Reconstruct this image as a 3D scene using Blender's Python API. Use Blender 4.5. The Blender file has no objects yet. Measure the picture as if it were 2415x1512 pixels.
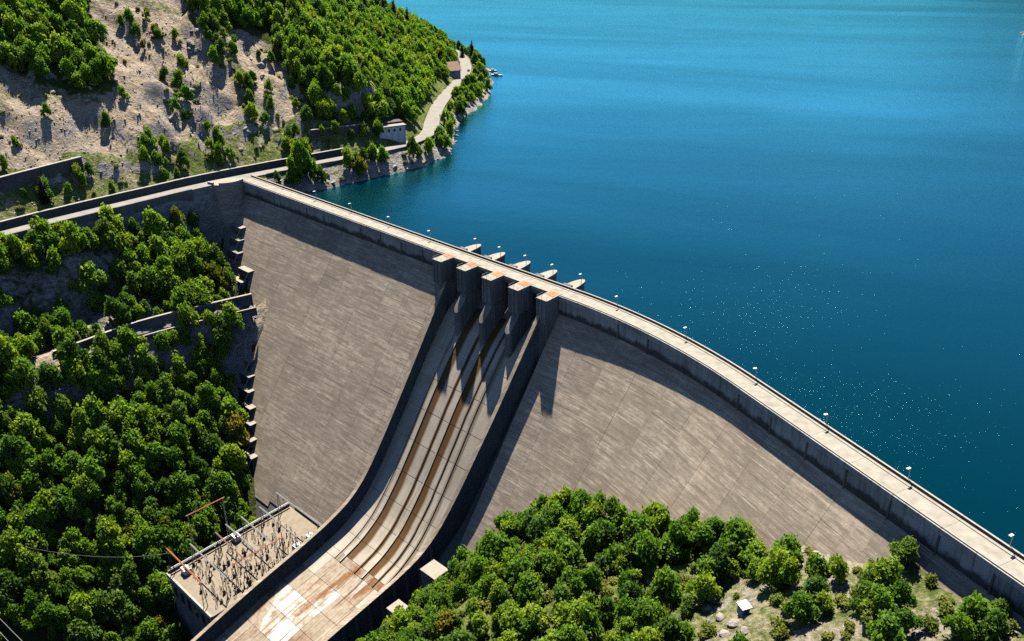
import bpy, bmesh, math, random
import numpy as np
random.seed(7); RNG = np.random.default_rng(7)
RAD = math.radians
SC = bpy.context.scene
COL = SC.collection

# ------------------------------------------------------------------ camera, sky, sun, exposure
FOC, PITCH, CAMH = 1949.6, RAD(26.5), 120.0        # focal length in pixels of a 2415 px wide picture
cam_d = bpy.data.cameras.new('camera'); cam = bpy.data.objects.new('camera', cam_d); COL.objects.link(cam)
cam.location = (0, 0, CAMH); cam.rotation_euler = (RAD(90) - PITCH, 0, 0)
cam_d.sensor_fit = 'HORIZONTAL'; cam_d.sensor_width = 36.0; cam_d.lens = 36.0 * FOC / 2415.0
cam_d.clip_start = 1.0; cam_d.clip_end = 20000.0
SC.camera = cam
SUN_EL, SUN_AZ = RAD(60.5), RAD(-5.0)              # azimuth from +Y towards +X
world = bpy.data.worlds.new('World'); SC.world = world; world.use_nodes = True
_n = world.node_tree.nodes; _l = world.node_tree.links
_bg = _n.get('Background') or _n.new('ShaderNodeBackground')
_sky = _n.new('ShaderNodeTexSky'); _sky.sky_type = 'NISHITA'; _sky.sun_disc = False
_sky.sun_elevation = SUN_EL; _sky.sun_rotation = SUN_AZ; _sky.altitude = 600; _sky.dust_density = 0.2; _sky.ozone_density = 9.0
_l.new(_sky.outputs[0], _bg.inputs[0]); _bg.inputs[1].default_value = 0.05
sun_d = bpy.data.lights.new('sun', 'SUN'); sun = bpy.data.objects.new('sun', sun_d); COL.objects.link(sun)
sun_d.energy = 5.0; sun_d.angle = RAD(0.53); sun_d.color = (1.0, 0.93, 0.80)
sun.rotation_euler = (RAD(90) - SUN_EL, 0, -SUN_AZ + RAD(180)); sun.location = (0, 400, 400)
SC.view_settings.view_transform = 'Standard'; SC.view_settings.look = 'None'
SC.view_settings.exposure = 1.15; SC.view_settings.gamma = 1.0; SC.view_settings.use_curve_mapping = False
SC.render.engine = 'CYCLES'
SC.cycles.max_bounces = 5; SC.cycles.diffuse_bounces = 0; SC.cycles.transparent_max_bounces = 6; SC.cycles.sample_clamp_indirect = 6.0
SC.cycles.use_denoising = False; SC.cycles.sample_clamp_direct = 7.0

# ------------------------------------------------------------------ survey: picture <-> place, the dam's axis
CX, CY = 1207.5, 756.0
_F = np.array([0, math.cos(PITCH), -math.sin(PITCH)]); _U = np.array([0, math.sin(PITCH), math.cos(PITCH)]); CAM = np.array([0, 0, CAMH])
def ray(q): return np.array([(q[0]-CX)/FOC, 0, 0]) + _F - _U*((q[1]-CY)/FOC)
def proj(X):
    v = np.asarray(X, float) - CAM; d = v @ _F
    d = np.where(d < 1, 1, d)
    return np.stack([CX + FOC*v[..., 0]/d, CY - FOC*(v @ _U)/d], -1)
def onz(q, z):
    r = ray(q); return CAM + r*((z-CAMH)/r[2])
D0 = np.array([17.27, 259.1]); H1 = RAD(-42.19); H2 = RAD(-63.36); RB = 196.7; S1 = 2.8; S2 = S1 + RB*(H1-H2)
W, M, ZF = 6.7, 0.727, 7.0          # crest width, run of the downstream face per metre of drop, depth where it starts
WATER = -10.0
T1 = np.array([math.cos(H1), math.sin(H1)]); N1 = np.array([math.sin(H1), -math.cos(H1)])
def axis(s):
    s = np.asarray(s, float)
    h = np.where(s < S1, H1, np.where(s < S2, H1-(s-S1)/RB, H2))
    A = D0 + T1*S1; a = np.clip((s-S1)/RB, 0, H1-H2)
    xa = A[0] + RB*(-np.sin(H1-a) + math.sin(H1)); ya = A[1] + RB*(np.cos(H1-a) - math.cos(H1))
    x = np.where(s < S1, D0[0]+T1[0]*s, xa + np.where(s > S2, (s-S2)*math.cos(H2), 0))
    y = np.where(s < S1, D0[1]+T1[1]*s, ya + np.where(s > S2, (s-S2)*math.sin(H2), 0))
    return x, y, h
def dam(s, u, z=0.0):               # s metres along the crest, u metres downstream of its edge
    x, y, h = axis(s); u = np.asarray(u, float)
    return np.stack(np.broadcast_arrays(x+np.sin(h)*u, y-np.cos(h)*u, np.asarray(z, float)), -1)
def lin(x, y): return (x-D0[0])*T1[0]+(y-D0[1])*T1[1], (x-D0[0])*N1[0]+(y-D0[1])*N1[1]
_SS = np.arange(-260, 300, 1.0); _AX = np.stack(axis(_SS)[:2], -1)
def dam_su(x, y):
    x = np.asarray(x, float); y = np.asarray(y, float); out_s = np.empty(x.shape); out_u = np.empty(x.shape)
    fx = x.ravel(); fy = y.ravel(); S = np.empty(fx.size); Uu = np.empty(fx.size)
    for i in range(0, fx.size, 4000):
        d = (fx[i:i+4000, None]-_AX[None, :, 0])**2 + (fy[i:i+4000, None]-_AX[None, :, 1])**2
        s = _SS[d.argmin(1)]; ax, ay, h = axis(s)
        S[i:i+4000] = s + (fx[i:i+4000]-ax)*np.cos(h) + (fy[i:i+4000]-ay)*np.sin(h)
        Uu[i:i+4000] = (fx[i:i+4000]-ax)*np.sin(h) - (fy[i:i+4000]-ay)*np.cos(h)
    return S.reshape(x.shape), Uu.reshape(x.shape)

# ------------------------------------------------------------------ noise
def _hash(ix, iy, seed):
    v = np.sin(ix*127.1 + iy*311.7 + seed*74.7)*43758.5453
    return v - np.floor(v)
def vnoise(x, y, seed=0):
    ix = np.floor(x); iy = np.floor(y); fx = x-ix; fy = y-iy
    fx = fx*fx*(3-2*fx); fy = fy*fy*(3-2*fy)
    a = _hash(ix, iy, seed); b = _hash(ix+1, iy, seed); c = _hash(ix, iy+1, seed); d = _hash(ix+1, iy+1, seed)
    return (a*(1-fx)+b*fx)*(1-fy) + (c*(1-fx)+d*fx)*fy
def fbm(x, y, seed=0, oct=4):
    v = 0; a = 0.5; t = 0
    for o in range(oct):
        v = v + a*vnoise(x, y, seed+o*13); t += a; a *= 0.5; x = x*2.03+7.1; y = y*2.03+3.7
    return v/t
def ridged(x, y, seed=0, oct=3):
    v = 0; a = 0.5; t = 0
    for o in range(oct):
        v = v + a*(1-np.abs(2*vnoise(x, y, seed+o*17)-1)); t += a; a *= 0.5; x = x*2.1+1.3; y = y*2.1+5.9
    return v/t
def sstep(a, b, x):
    t = np.clip((x-a)/(b-a), 0, 1); return t*t*(3-2*t)
def inpoly(px, py, poly):
    px = np.asarray(px); py = np.asarray(py); r = np.zeros(px.shape, bool); n = len(poly); j = n-1
    for i in range(n):
        xi, yi = poly[i]; xj, yj = poly[j]
        if yi != yj:
            c = ((yi > py) != (yj > py)) & (px < (xj-xi)*(py-yi)/(yj-yi)+xi); r ^= c
        j = i
    return r

# ------------------------------------------------------------------ the lie of the land
ROAD = np.array([(-420, 60), (-330, 165), (-262, 250), (-212, 319), (-193, 342), (-170, 367), (-151, 388), (-128, 408), (-100, 430), (-71, 453), (-57, 469),
                 (-48.5, 492), (-51, 529), (-50.5, 571), (-44.5, 631), (-37.5, 690), (-41, 763), (-62, 835), (-120, 905), (-220, 985), (-420, 1110)], float)
def smooth_poly(P, n=3):
    P = np.asarray(P, float)
    for _ in range(n):
        Q = [P[0]]
        for a, b in zip(P[:-1], P[1:]): Q += [a*.75+b*.25, a*.25+b*.75]
        Q.append(P[-1]); P = np.array(Q)
    return P
ROADS = smooth_poly(ROAD, 2)
def polydist(x, y, P):              # distance, signed (+ left of the way it runs), and metres along
    x = np.asarray(x, float); y = np.asarray(y, float)
    best = np.full(x.shape, 1e18); sg = np.zeros(x.shape); al = np.zeros(x.shape); acc = 0.0
    for a, b in zip(P[:-1], P[1:]):
        d = b-a; L2 = d@d; L = math.sqrt(L2)
        t = np.clip(((x-a[0])*d[0]+(y-a[1])*d[1])/L2, 0, 1)
        ex = x-a[0]-t*d[0]; ey = y-a[1]-t*d[1]; e = ex*ex+ey*ey
        m = e < best
        best = np.where(m, e, best); sg = np.where(m, np.sign(d[0]*(y-a[1])-d[1]*(x-a[0])), sg); al = np.where(m, acc+t*L, al); acc += L
    return np.sqrt(best)*sg, al
CLA, CLW = 338.0, 34.0
LEDGE = np.array([(-205, 262), (-189, 277), (-175.4, 292.2), (-162.1, 309), (-153, 317), (-143.8, 323.5), (-118.5, 340.3), (-100, 352)], float)
RS = [-60, -30, -13, -2, 3, 15, 24, 36, 56, 76, 96, 113, 133, 151, 180, 220, 300, 420]
RZ = [-140, -120, -106, -96, -86, -69, -59, -51, -45, -38, -31, -20, -11.5, -7.5, -2, 8, 50, 110]
def right_bank(s, u):
    z = np.interp(s, RS, RZ)
    return z - 0.12*np.clip(u-38, 0, 140) - 0.0*u
# zones, outlined in the 2415 px picture and laid on the ground
Z_SCREE = [(215, 20), (290, 5), (420, 40), (470, 75), (480, 130), (540, 190), (560, 260), (640, 330), (660, 390), (560, 400), (420, 400), (300, 440), (150, 480), (0, 500), (0, 250), (110, 235), (250, 245), (285, 200), (255, 120)]
Z_SCREE2 = [(560, 70), (640, 110), (700, 200), (715, 290), (660, 310), (600, 200), (545, 110)]
Z_FOREST = [
    [(-300, -300), (205, -300), (205, 0), (220, 70), (250, 150), (272, 215), (180, 222), (110, 195), (60, 185), (0, 150), (-300, 120)],
    [(430, -300), (700, -300), (1000, -200), (1120, 100), (1098, 150), (1060, 160), (1030, 190), (1010, 240), (985, 290), (955, 290), (880, 285), (740, 285), (705, 195), (640, 105), (560, 65), (510, 75), (440, 15)]]
CLIFFS = [(459, 471, 43, 3), (508, 558, 18, 8)]
def ground(x, y, detail=True):
    x = np.asarray(x, float); y = np.asarray(y, float)
    d, al = polydist(x, y, ROADS)
    up = np.clip(d-6.0, 0, None); dn = np.clip(-d-4.0, 0, None)
    g = fbm(x*0.016, y*0.016, 3, 3)
    # uphill of the road: a wall-high step, then slope broken by ribs that run straight down
    slope = 0.80 - 0.26*sstep(520, 700, y) + 0.04*np.sin(al*0.021)
    zu = np.where(d > 6.0, 1.6 + up*slope, 0.0)
    zu = np.where(up > 95, zu - (up-95)*slope*0.55, zu)
    if detail:
        rib = ridged(al*0.036+g*1.2, up*0.007, 5, 3)
        om = sstep(.46, .60, fbm(x*.024, y*.024, 71, 3)); zu = zu + om*sstep(3, 14, up)*((ridged(x*.13+al*.05, y*.13, 73, 3)-.5)*8.0)
        zu = zu + sstep(4, 45, up)*(rib-0.55)*13 + sstep(2, 16, up)*(ridged(x*.06+al*.02, y*.06, 9, 3)-.5)*7.0 + sstep(1, 8, up)*(fbm(x*.20, y*.20, 21, 2)-.5)*1.1
        for a0, a1, ub, hh in CLIFFS:
            wb = ub + 16*(fbm(al*.13, up*.03, 83, 4)-.5); wn = sstep(a0-7, a0+3, al)*sstep(a1+7, a1-3, al)
            zu = zu + hh*(.45+1.1*vnoise(al*.17, up*.01, 91))*wn*sstep(wb, wb+3.0, up)*(1-sstep(wb+4, wb+42, up))
    # downhill: 45 degrees to the valley, or to the lake
    k = 1.0 - 0.42*sstep(545, 620, y)
    zd = -dn*k
    near_dam = sstep(90, 30, np.abs(al-345))
    zd = zd - sstep(0, 1.2, dn)*5.0*sstep(380, 300, y)*0.6
    cl = sstep(CLW+12, CLW-12, np.abs(al-CLA))
    zd = np.where(dn > 0, zd - cl*np.interp(dn, [0, 12, 19, 36, 50], [0, 0, 15, 1, 0]), zd)
    # the wall below the road grows towards the dam, and the ground falls away in front of the rounded corner
    zd = zd - sstep(340, 395, al)*sstep(.2, 2.0, dn)*sstep(30, 8, dn)*7.5*(y < 400)
    tw = np.hypot(x+136, y-381); zd = np.where(y < 396, zd - 15*sstep(25, 11, tw)*sstep(.5, 4, dn), zd)
    if detail:
        zd = zd + sstep(3, 14, dn)*((fbm(x*.05, y*.05, 31, 3)-.5)*6 + (fbm(x*.2, y*.2, 33, 2)-.5)*1.8)
        zd = zd + sstep(395, 420, y)*sstep(4, 12, dn)*(ridged(x*.14, y*.14, 41, 3)-.55)*4.0
    zl = np.where(d > 0, zu, zd)
    # the ledge with the old track, 40 m below the road
    e, ea = polydist(x, y, LEDGE); e = -e
    on = (ea > 2) & (ea < 160) & (d < -8)
    zl = np.where(on & (e >= 0) & (e < 5), -42.0, zl)
    zl = np.where(on & (e >= 5) & (e < 13), -43.5*(1-(e-5)/8)+zl*(e-5)/8, zl)
    zl = np.where(on & (e < 0) & (e > -8), -36.9*(1+e/8)-zl*e/8, zl)
    s, u = lin(x, y)
    zr = right_bank(s, u)
    if detail:
        zr = zr + (fbm(x*.06, y*.06, 51, 3)-.5)*7*sstep(-5, 30, s) + (ridged(x*.16, y*.16, 57, 3)-.5)*2.6*sstep(20, 60, s)
    zr = np.where(zr > WATER-3, zr, zr)
    # upstream the right bank only starts well beyond the crest's end
    ss, uu = dam_su(x, y); zr = np.where(uu < -3, np.minimum(zr, np.interp(ss, [215, 262, 330, 420], [-70, -28, 30, 90])), zr)
    z = np.maximum(np.maximum(zl, zr), -128.0)
    # keep clear of the dam's works
    fz = -ZF-np.clip(uu, 0, None)/M; gp = z-fz; z = np.where((s < -70) & (uu > 8) & (uu < 66) & (gp > 0), np.where(gp < 8, fz+.4, fz+.4+np.clip((gp-8)*2.2, 0, None)).clip(None, z), z)
    z = np.where((uu < 0.5) & (uu > -W-3) & (ss > -188), np.minimum(z, -9.0-(ss > -170)*20), z)
    z = np.where((s > -88) & (s < 0) & (u > 60) & (u < 160), np.minimum(z, -112.0), z)
    z = np.where((s > -60) & (s < -1) & (u > -18) & (u <= 60), np.minimum(z, -22.0-np.clip(u, 0, 99)/M), z)
    return z
def at(q, zadd=0.0):                # the spot of ground seen at a picture point
    r = ray(q); k = np.arange(100, 900, 1.0); P = CAM + r[None]*k[:, None]
    h = ground(P[:, 0], P[:, 1]); h = np.where(lin(P[:, 0], P[:, 1])[1] < -6, np.maximum(h, WATER), h); i = np.argmax(P[:, 2] <= h+zadd)
    return P[i] if P[i, 2] <= h[i]+zadd else P[-1]

# ------------------------------------------------------------------ objects
def tag(o, label=None, cat=None, group=None, kind=None):
    if label: o['label'] = label
    if cat: o['category'] = cat
    if group: o['group'] = group
    if kind: o['kind'] = kind
    return o
def mesh(name, V, F, mat, uv=None, smooth=False):
    me = bpy.data.meshes.new(name)
    me.from_pydata([tuple(map(float, v)) for v in V], [], F if isinstance(F, list) else F.tolist())
    if uv is not None:
        l = me.uv_layers.new(name='UVMap'); idx = np.empty(len(me.loops), np.int32); me.loops.foreach_get('vertex_index', idx)
        l.data.foreach_set('uv', np.asarray(uv, float)[idx].ravel())
    if smooth: me.polygons.foreach_set('use_smooth', [True]*len(me.polygons))
    if mat is not None: me.materials.append(mat)
    me.update(); return me
def link(name, me, parent=None):
    o = bpy.data.objects.new(name, me); COL.objects.link(o)
    if parent is not None:
        o.parent = parent; root = parent
        off = np.zeros(3)
        while root is not None: off += np.array(root.location); root = root.parent
        o.location = tuple(-off)
    return o
def obj(name, V, F, mat, parent=None, uv=None, smooth=False): return link(name, mesh(name, V, F, mat, uv, smooth), parent)
def thing(name, label, cat, loc=(0, 0, 0), group=None):
    o = bpy.data.objects.new(name, None); o.empty_display_size = 0.5; COL.objects.link(o); o.location = tuple(map(float, loc)); return tag(o, label, cat, group)
class MB:
    def __init__(s): s.V = []; s.F = []; s.UV = []
    def add(s, V, F, UV=None):
        n = len(s.V); s.V += [tuple(map(float, v)) for v in V]; s.F += [tuple(i+n for i in f) for f in F]
        s.UV += [tuple(q) for q in UV] if UV is not None else [(v[0], v[1]) for v in V]
        return s
    def hexa(s, P, UV=None):        # 0-3 bottom ring, 4-7 top ring
        return s.add(P, [(3, 2, 1, 0), (4, 5, 6, 7), (0, 1, 5, 4), (1, 2, 6, 5), (2, 3, 7, 6), (3, 0, 4, 7)], UV)
    def box(s, c, d, rz=0.0):
        cx, cy, cz = c; a, b, h = d[0]/2, d[1]/2, d[2]/2; co, si = math.cos(rz), math.sin(rz)
        P = [(cx+x*co-y*si, cy+x*si+y*co, cz+z) for z in (-h, h) for x, y in ((-a, -b), (a, -b), (a, b), (-a, b))]
        return s.hexa(P)
    def su(s, s0, s1, u0, u1, z0, z1, n=1, uv=True):   # a bar that follows the dam's axis
        ss = np.linspace(s0, s1, n+1)
        for a, b in zip(ss[:-1], ss[1:]):
            P = [dam(a, u0, z0), dam(b, u0, z0), dam(b, u1, z0), dam(a, u1, z0), dam(a, u0, z1), dam(b, u0, z1), dam(b, u1, z1), dam(a, u1, z1)]
            s.hexa(P, [(a, z0), (b, z0), (b, z0-.01), (a, z0-.01), (a, z1), (b, z1), (b, z1+.01), (a, z1+.01)])
        return s
    def tube(s, a, b, r0, r1=None, n=6):
        a = np.array(a, float); b = np.array(b, float); r1 = r0 if r1 is None else r1; d = b-a; L = np.linalg.norm(d); d /= L
        x = np.cross(d, (0, 0, 1)) if abs(d[2]) < .9 else np.cross(d, (1, 0, 0)); x /= np.linalg.norm(x); y = np.cross(d, x)
        P = []
        for c, r in ((a, r0), (b, r1)):
            for i in range(n):
                t = 2*math.pi*i/n; P.append(c+(x*math.cos(t)+y*math.sin(t))*r)
        return s.add(P, [tuple(range(n-1, -1, -1)), tuple(range(n, 2*n))]+[(i, (i+1) % n, n+(i+1) % n, n+i) for i in range(n)])
    def prism(s, ring, z0, z1):
        n = len(ring); P = [(x, y, z0) for x, y in ring]+[(x, y, z1) for x, y in ring]
        return s.add(P, [tuple(range(n-1, -1, -1)), tuple(range(n, 2*n))]+[(i, (i+1) % n, n+(i+1) % n, n+i) for i in range(n)])
    def build(s, name, mat, parent=None, smooth=False): return obj(name, s.V, s.F, mat, parent, s.UV, smooth)

# ------------------------------------------------------------------ materials
def nodes(name):
    m = bpy.data.materials.new(name); m.use_nodes = True; t = m.node_tree; t.nodes.clear()
    o = t.nodes.new('ShaderNodeOutputMaterial'); b = t.nodes.new('ShaderNodeBsdfPrincipled'); t.links.new(b.outputs[0], o.inputs[0])
    return m, t, b, o
class G:                            # small node-graph helper
    def __init__(s, t): s.t = t
    def n(s, ty, **k):
        q = s.t.nodes.new(ty)
        for a, v in k.items(): setattr(q, a, v)
        return q
    def l(s, a, b): s.t.links.new(a, b)
    def pos(s): return s.n('ShaderNodeNewGeometry').outputs['Position']
    def uv(s): return s.n('ShaderNodeUVMap', uv_map='UVMap').outputs[0]
    def mapped(s, vec, scale=(1, 1, 1), loc=(0, 0, 0), rot=(0, 0, 0)):
        q = s.n('ShaderNodeMapping'); s.l(vec, q.inputs[0]); q.inputs[1].default_value = loc; q.inputs[2].default_value = rot; q.inputs[3].default_value = scale; return q.outputs[0]
    def noise(s, vec, scale, detail=4, rough=0.55, dist=0.0):
        q = s.n('ShaderNodeTexNoise'); s.l(vec, q.inputs['Vector']); q.inputs['Scale'].default_value = scale; q.inputs['Detail'].default_value = detail; q.inputs['Roughness'].default_value = rough; q.inputs['Distortion'].default_value = dist; return q.outputs[0]
    def vor(s, vec, scale, feature='F1'):
        q = s.n('ShaderNodeTexVoronoi', feature=feature); s.l(vec, q.inputs['Vector']); q.inputs['Scale'].default_value = scale; return q.outputs[0]
    def ramp(s, fac, stops):
        q = s.n('ShaderNodeValToRGB'); s.l(fac, q.inputs[0]); e = q.color_ramp.elements
        while len(e) < len(stops): e.new(0.5)
        for i, (p, c) in enumerate(stops): e[i].position = p; e[i].color = (*c, 1) if len(c) == 3 else c
        return q.outputs[0]
    def mr(s, v, a, b, c, d):
        q = s.n('ShaderNodeMapRange'); s.l(v, q.inputs[0])
        for i, x in enumerate((a, b, c, d)): q.inputs[i+1].default_value = x
        return q.outputs[0]
    def math(s, op, a, b=None):
        q = s.n('ShaderNodeMath', operation=op)
        for i, v in enumerate((a, b)):
            if v is None: continue
            if hasattr(v, 'is_linked') or hasattr(v, 'links'): s.l(v, q.inputs[i])
            else: q.inputs[i].default_value = v
        return q.outputs[0]
    def mix(s, fac, a, b, mode='MIX'):
        q = s.n('ShaderNodeMix', data_type='RGBA', blend_type=mode)
        for i, v in ((0, fac), (6, a), (7, b)):
            if hasattr(v, 'links'): s.l(v, q.inputs[i])
            elif i == 0: q.inputs[0].default_value = v
            else: q.inputs[i].default_value = (*v, 1)
        return q.outputs[2]
    def rand(s): return s.n('ShaderNodeObjectInfo').outputs['Random']
    def bump(s, h, strength, dist, bsdf):
        q = s.n('ShaderNodeBump'); q.inputs['Strength'].default_value = strength; q.inputs['Distance'].default_value = dist; s.l(h, q.inputs['Height']); s.l(q.outputs[0], bsdf.inputs['Normal'])
def plain(name, c1, c2, scale=0.3, rough=0.85, bump=0.0, var=0.0, metal=0.0):
    m, t, b, o = nodes(name); g = G(t); p = g.pos(); f = g.noise(p, scale, 6, 0.6); c = g.mix(g.mr(f, .3, .7, 0, 1), c1, c2)
    if var: c = g.mix(1.0, c, g.ramp(g.rand(), [(0, (1-var,)*3), (1, (1+var,)*3)]), 'MULTIPLY')
    g.l(c, b.inputs['Base Color']); b.inputs['Roughness'].default_value = rough; b.inputs['Metallic'].default_value = metal
    b.inputs['Specular IOR Level'].default_value = 0.25
    if bump: g.bump(g.noise(p, scale*6, 5), bump, 0.2, b)
    return m
def streaked(name, c1, c2, stain, amount=0.7, streak=(0.9, 0.07), rough=0.88, joints=0.0, blotch=0.35, varn=0.12):
    """weathered concrete; UV x runs along it and y down it, in metres"""
    m, t, b, o = nodes(name); g = G(t); uv = g.uv(); p = g.pos()
    base = g.mix(g.mr(g.noise(p, 0.11, 5, .62), .32, .68, 0, 1), c1, c2); base = g.mix(1.0, base, g.ramp(g.noise(p, .028, 3, .6), [(.35, (.80, .79, .78)), (.65, (1.12, 1.12, 1.12))]), 'MULTIPLY')
    base = g.mix(1.0, base, g.ramp(g.rand(), [(0, (1-varn,)*3), (1, (1+varn, 1+varn*.95, 1+varn*.9))]), 'MULTIPLY')
    st = g.noise(g.mapped(uv, (streak[0], streak[1], 1)), 1.0, 6, .65)
    base = g.mix(g.mr(st, .47, .72, 0, amount), base, stain)
    lift = g.noise(g.mapped(uv, (.045, .95, 1)), 1.0, 6, .75)
    base = g.mix(g.mr(lift, .44, .56, joints*.8, 0), base, tuple(x*.60 for x in c1)); spot = g.noise(g.mapped(uv, (.35, .8, 1)), 1.0, 6, .8); base = g.mix(g.mr(spot, .56, .66, 0, joints*.6), base, tuple(min(1, x*1.3) for x in c2)); base = g.mix(g.mr(spot, .36, .43, joints*.95, 0), base, tuple(x*.48 for x in c1)); run = g.noise(g.mapped(uv, (.5, .025, 1)), 1.0, 5, .7); base = g.mix(g.mr(run, .60, .72, 0, joints*.55), base, tuple(x*.55 for x in c1))
    line = g.noise(g.mapped(uv, (.06, 2.2, 1)), 1.0, 3, .6); crs = g.noise(g.mapped(uv, (.12, .75, 1), (5, 3, 0)), 1.0, 5, .75); base = g.mix(g.mr(crs, .43, .49, joints*.95, 0), base, tuple(x*.60 for x in c1)); base = g.mix(g.mr(crs, .56, .62, 0, joints*.6), base, tuple(min(1, x*1.3) for x in c2))
    base = g.mix(g.mr(line, .59, .65, 0, joints), base, tuple(min(1, x*1.35) for x in c2))
    bl = g.noise(p, 0.45, 6, .7)
    base = g.mix(g.mr(bl, .35, .7, blotch, 0), base, tuple(x*.6 for x in c1), 'MIX')
    fine = g.noise(p, 2.6, 4, .7)
    base = g.mix(1.0, base, g.ramp(fine, [(.25, (.84,)*3), (.75, (1.14,)*3)]), 'MULTIPLY')
    g.l(base, b.inputs['Base Color']); b.inputs['Roughness'].default_value = rough; b.inputs['Specular IOR Level'].default_value = 0.2
    g.bump(g.noise(p, 1.7, 5, .7), 0.35, 0.12, b)
    return m
MAT = {}
MAT['face'] = streaked('face_concrete', (.375, .31, .24), (.50, .42, .33), (.24, .195, .15), .55, (.35, .05), joints=.75, blotch=.55, varn=.24)
MAT['wall'] = streaked('wall_concrete', (.17, .165, .155), (.27, .26, .245), (.05, .05, .05), .8, (.55, .05), joints=.2, blotch=.5, varn=.08)  # base colour darkened to deepen the shade on upright walls; streaks are weather stains
def crest_wall_material():
    """upright wall under the crest: pale concrete with rain streaks and black algae creeping up from its foot"""
    m, t, b, o = nodes('crest_wall_concrete'); g = G(t); uv = g.uv(); p = g.pos(); sx = g.n('ShaderNodeSeparateXYZ'); g.l(uv, sx.inputs[0])
    c = g.mix(g.mr(g.noise(p, .16, 6, .65), .32, .68, 0, 1), (.30, .29, .27), (.44, .425, .395)); c = g.mix(1.0, c, g.ramp(g.rand(), [(0, (.84,)*3), (1, (1.12,)*3)]), 'MULTIPLY')
    st = g.noise(g.mapped(uv, (.8, .05, 1)), 1.0, 6, .7); c = g.mix(g.mr(st, .48, .66, 0, .75), c, (.10, .098, .092))
    al = g.math('ADD', sx.outputs[1], g.math('MULTIPLY', g.math('SUBTRACT', g.noise(g.mapped(uv, (.22, .12, 1)), 1.0, 6, .72), .5), 6.5)); c = g.mix(g.mr(al, -5.6, -4.4, .85, 0), c, (.035, .036, .035))
    g.l(c, b.inputs['Base Color']); b.inputs['Roughness'].default_value = .9; b.inputs['Specular IOR Level'].default_value = .2; g.bump(g.noise(p, 1.7, 5, .7), .35, .12, b); return m
MAT['crest_wall'] = crest_wall_material()
MAT['pier'] = streaked('pier_concrete', (.21, .20, .185), (.32, .305, .28), (.06, .058, .055), .85, (1.1, .04), joints=.15, blotch=.4, varn=.06)
MAT['cap'] = plain('cap_concrete', (.26, .235, .195), (.34, .31, .255), .5, .9)
MAT['road'] = plain('crest_concrete', (.22, .20, .165), (.36, .33, .275), .35, .9, .1)
MAT['asphalt'] = plain('pale_asphalt', (.20, .188, .165), (.27, .255, .225), .2, .9, .1)
MAT['rust'] = plain('rust_red_steel', (.36, .10, .04), (.52, .20, .09), 1.2, .7, 0, .12)
MAT['gate'] = plain('gate_steel', (.06, .05, .04), (.14, .10, .07), .6, .6, .2)
MAT['steel'] = plain('galvanised_steel', (.34, .34, .34), (.46, .46, .45), 2.0, .5, 0, 0, .4)
MAT['rusty'] = plain('rusty_lattice', (.17, .10, .065), (.30, .19, .12), 1.5, .75)
MAT['dark'] = plain('dark_steel', (.06, .055, .05), (.16, .14, .125), 1.0, .65)
MAT['porcelain'] = plain('brown_porcelain', (.22, .11, .085), (.42, .29, .25), 1.0, .35)
MAT['white'] = plain('white_paint', (.74, .74, .74), (.84, .84, .83), .8, .5)
MAT['lamp'] = plain('lamp_glass', (.80, .82, .84), (.88, .9, .9), 1.0, .25)
MAT['rail'] = plain('railing_concrete', (.13, .11, .095), (.22, .185, .155), .6, .85)
MAT['coping'] = plain('pale_coping', (.30, .275, .24), (.38, .35, .31), .7, .85)
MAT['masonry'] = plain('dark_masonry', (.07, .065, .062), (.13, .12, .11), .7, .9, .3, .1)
MAT['roof_brown'] = plain('brown_tiles', (.22, .13, .10), (.34, .22, .17), .8, .85, .2)
MAT['render_grey'] = plain('grey_render', (.40, .38, .36), (.52, .50, .47), .5, .9, .1)
MAT['whitewash'] = plain('whitewashed_wall', (.70, .68, .67), (.80, .78, .77), .5, .9, .1)
MAT['roof_grey'] = plain('grey_roofing', (.30, .29, .27), (.44, .43, .40), .4, .9)
MAT['glass'] = plain('dark_glass', (.02, .025, .03), (.04, .05, .055), 1.0, .12)
MAT['rubber'] = plain('rubber', (.02, .02, .02), (.035, .035, .035), 1.0, .8)
MAT['yard'] = plain('yard_gravel', (.20, .165, .125), (.27, .225, .17), .6, .95, .3)
MAT['trunk'] = plain('bark', (.10, .075, .055), (.19, .15, .115), 1.5, .95, .3)
MAT['blue'] = plain('blue_paint', (.03, .06, .22), (.04, .08, .28), 1.0, .35)

def rock_material(name, c1, c2, c3, sc=.35):
    m, t, b, o = nodes(name); g = G(t); p = g.pos()
    f = g.noise(p, sc, 8, .68); v = g.vor(g.mapped(p, (1, 1, 1.8)), sc*1.7)
    c = g.ramp(f, [(.28, c1), (.5, c2), (.72, c3)]); c = g.mix(g.mr(v, .0, .5, .45, 0), c, tuple(x*.55 for x in c1))
    g.l(c, b.inputs['Base Color']); b.inputs['Roughness'].default_value = .95; b.inputs['Specular IOR Level'].default_value = .15
    g.bump(g.noise(p, sc*3, 8, .72), .8, .9, b); return m
MAT['rock'] = rock_material('grey_rock', (.22, .19, .165), (.36, .32, .28), (.48, .43, .37))
MAT['scree'] = rock_material('tan_scree', (.31, .25, .195), (.46, .385, .30), (.58, .50, .40), .8)

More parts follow.
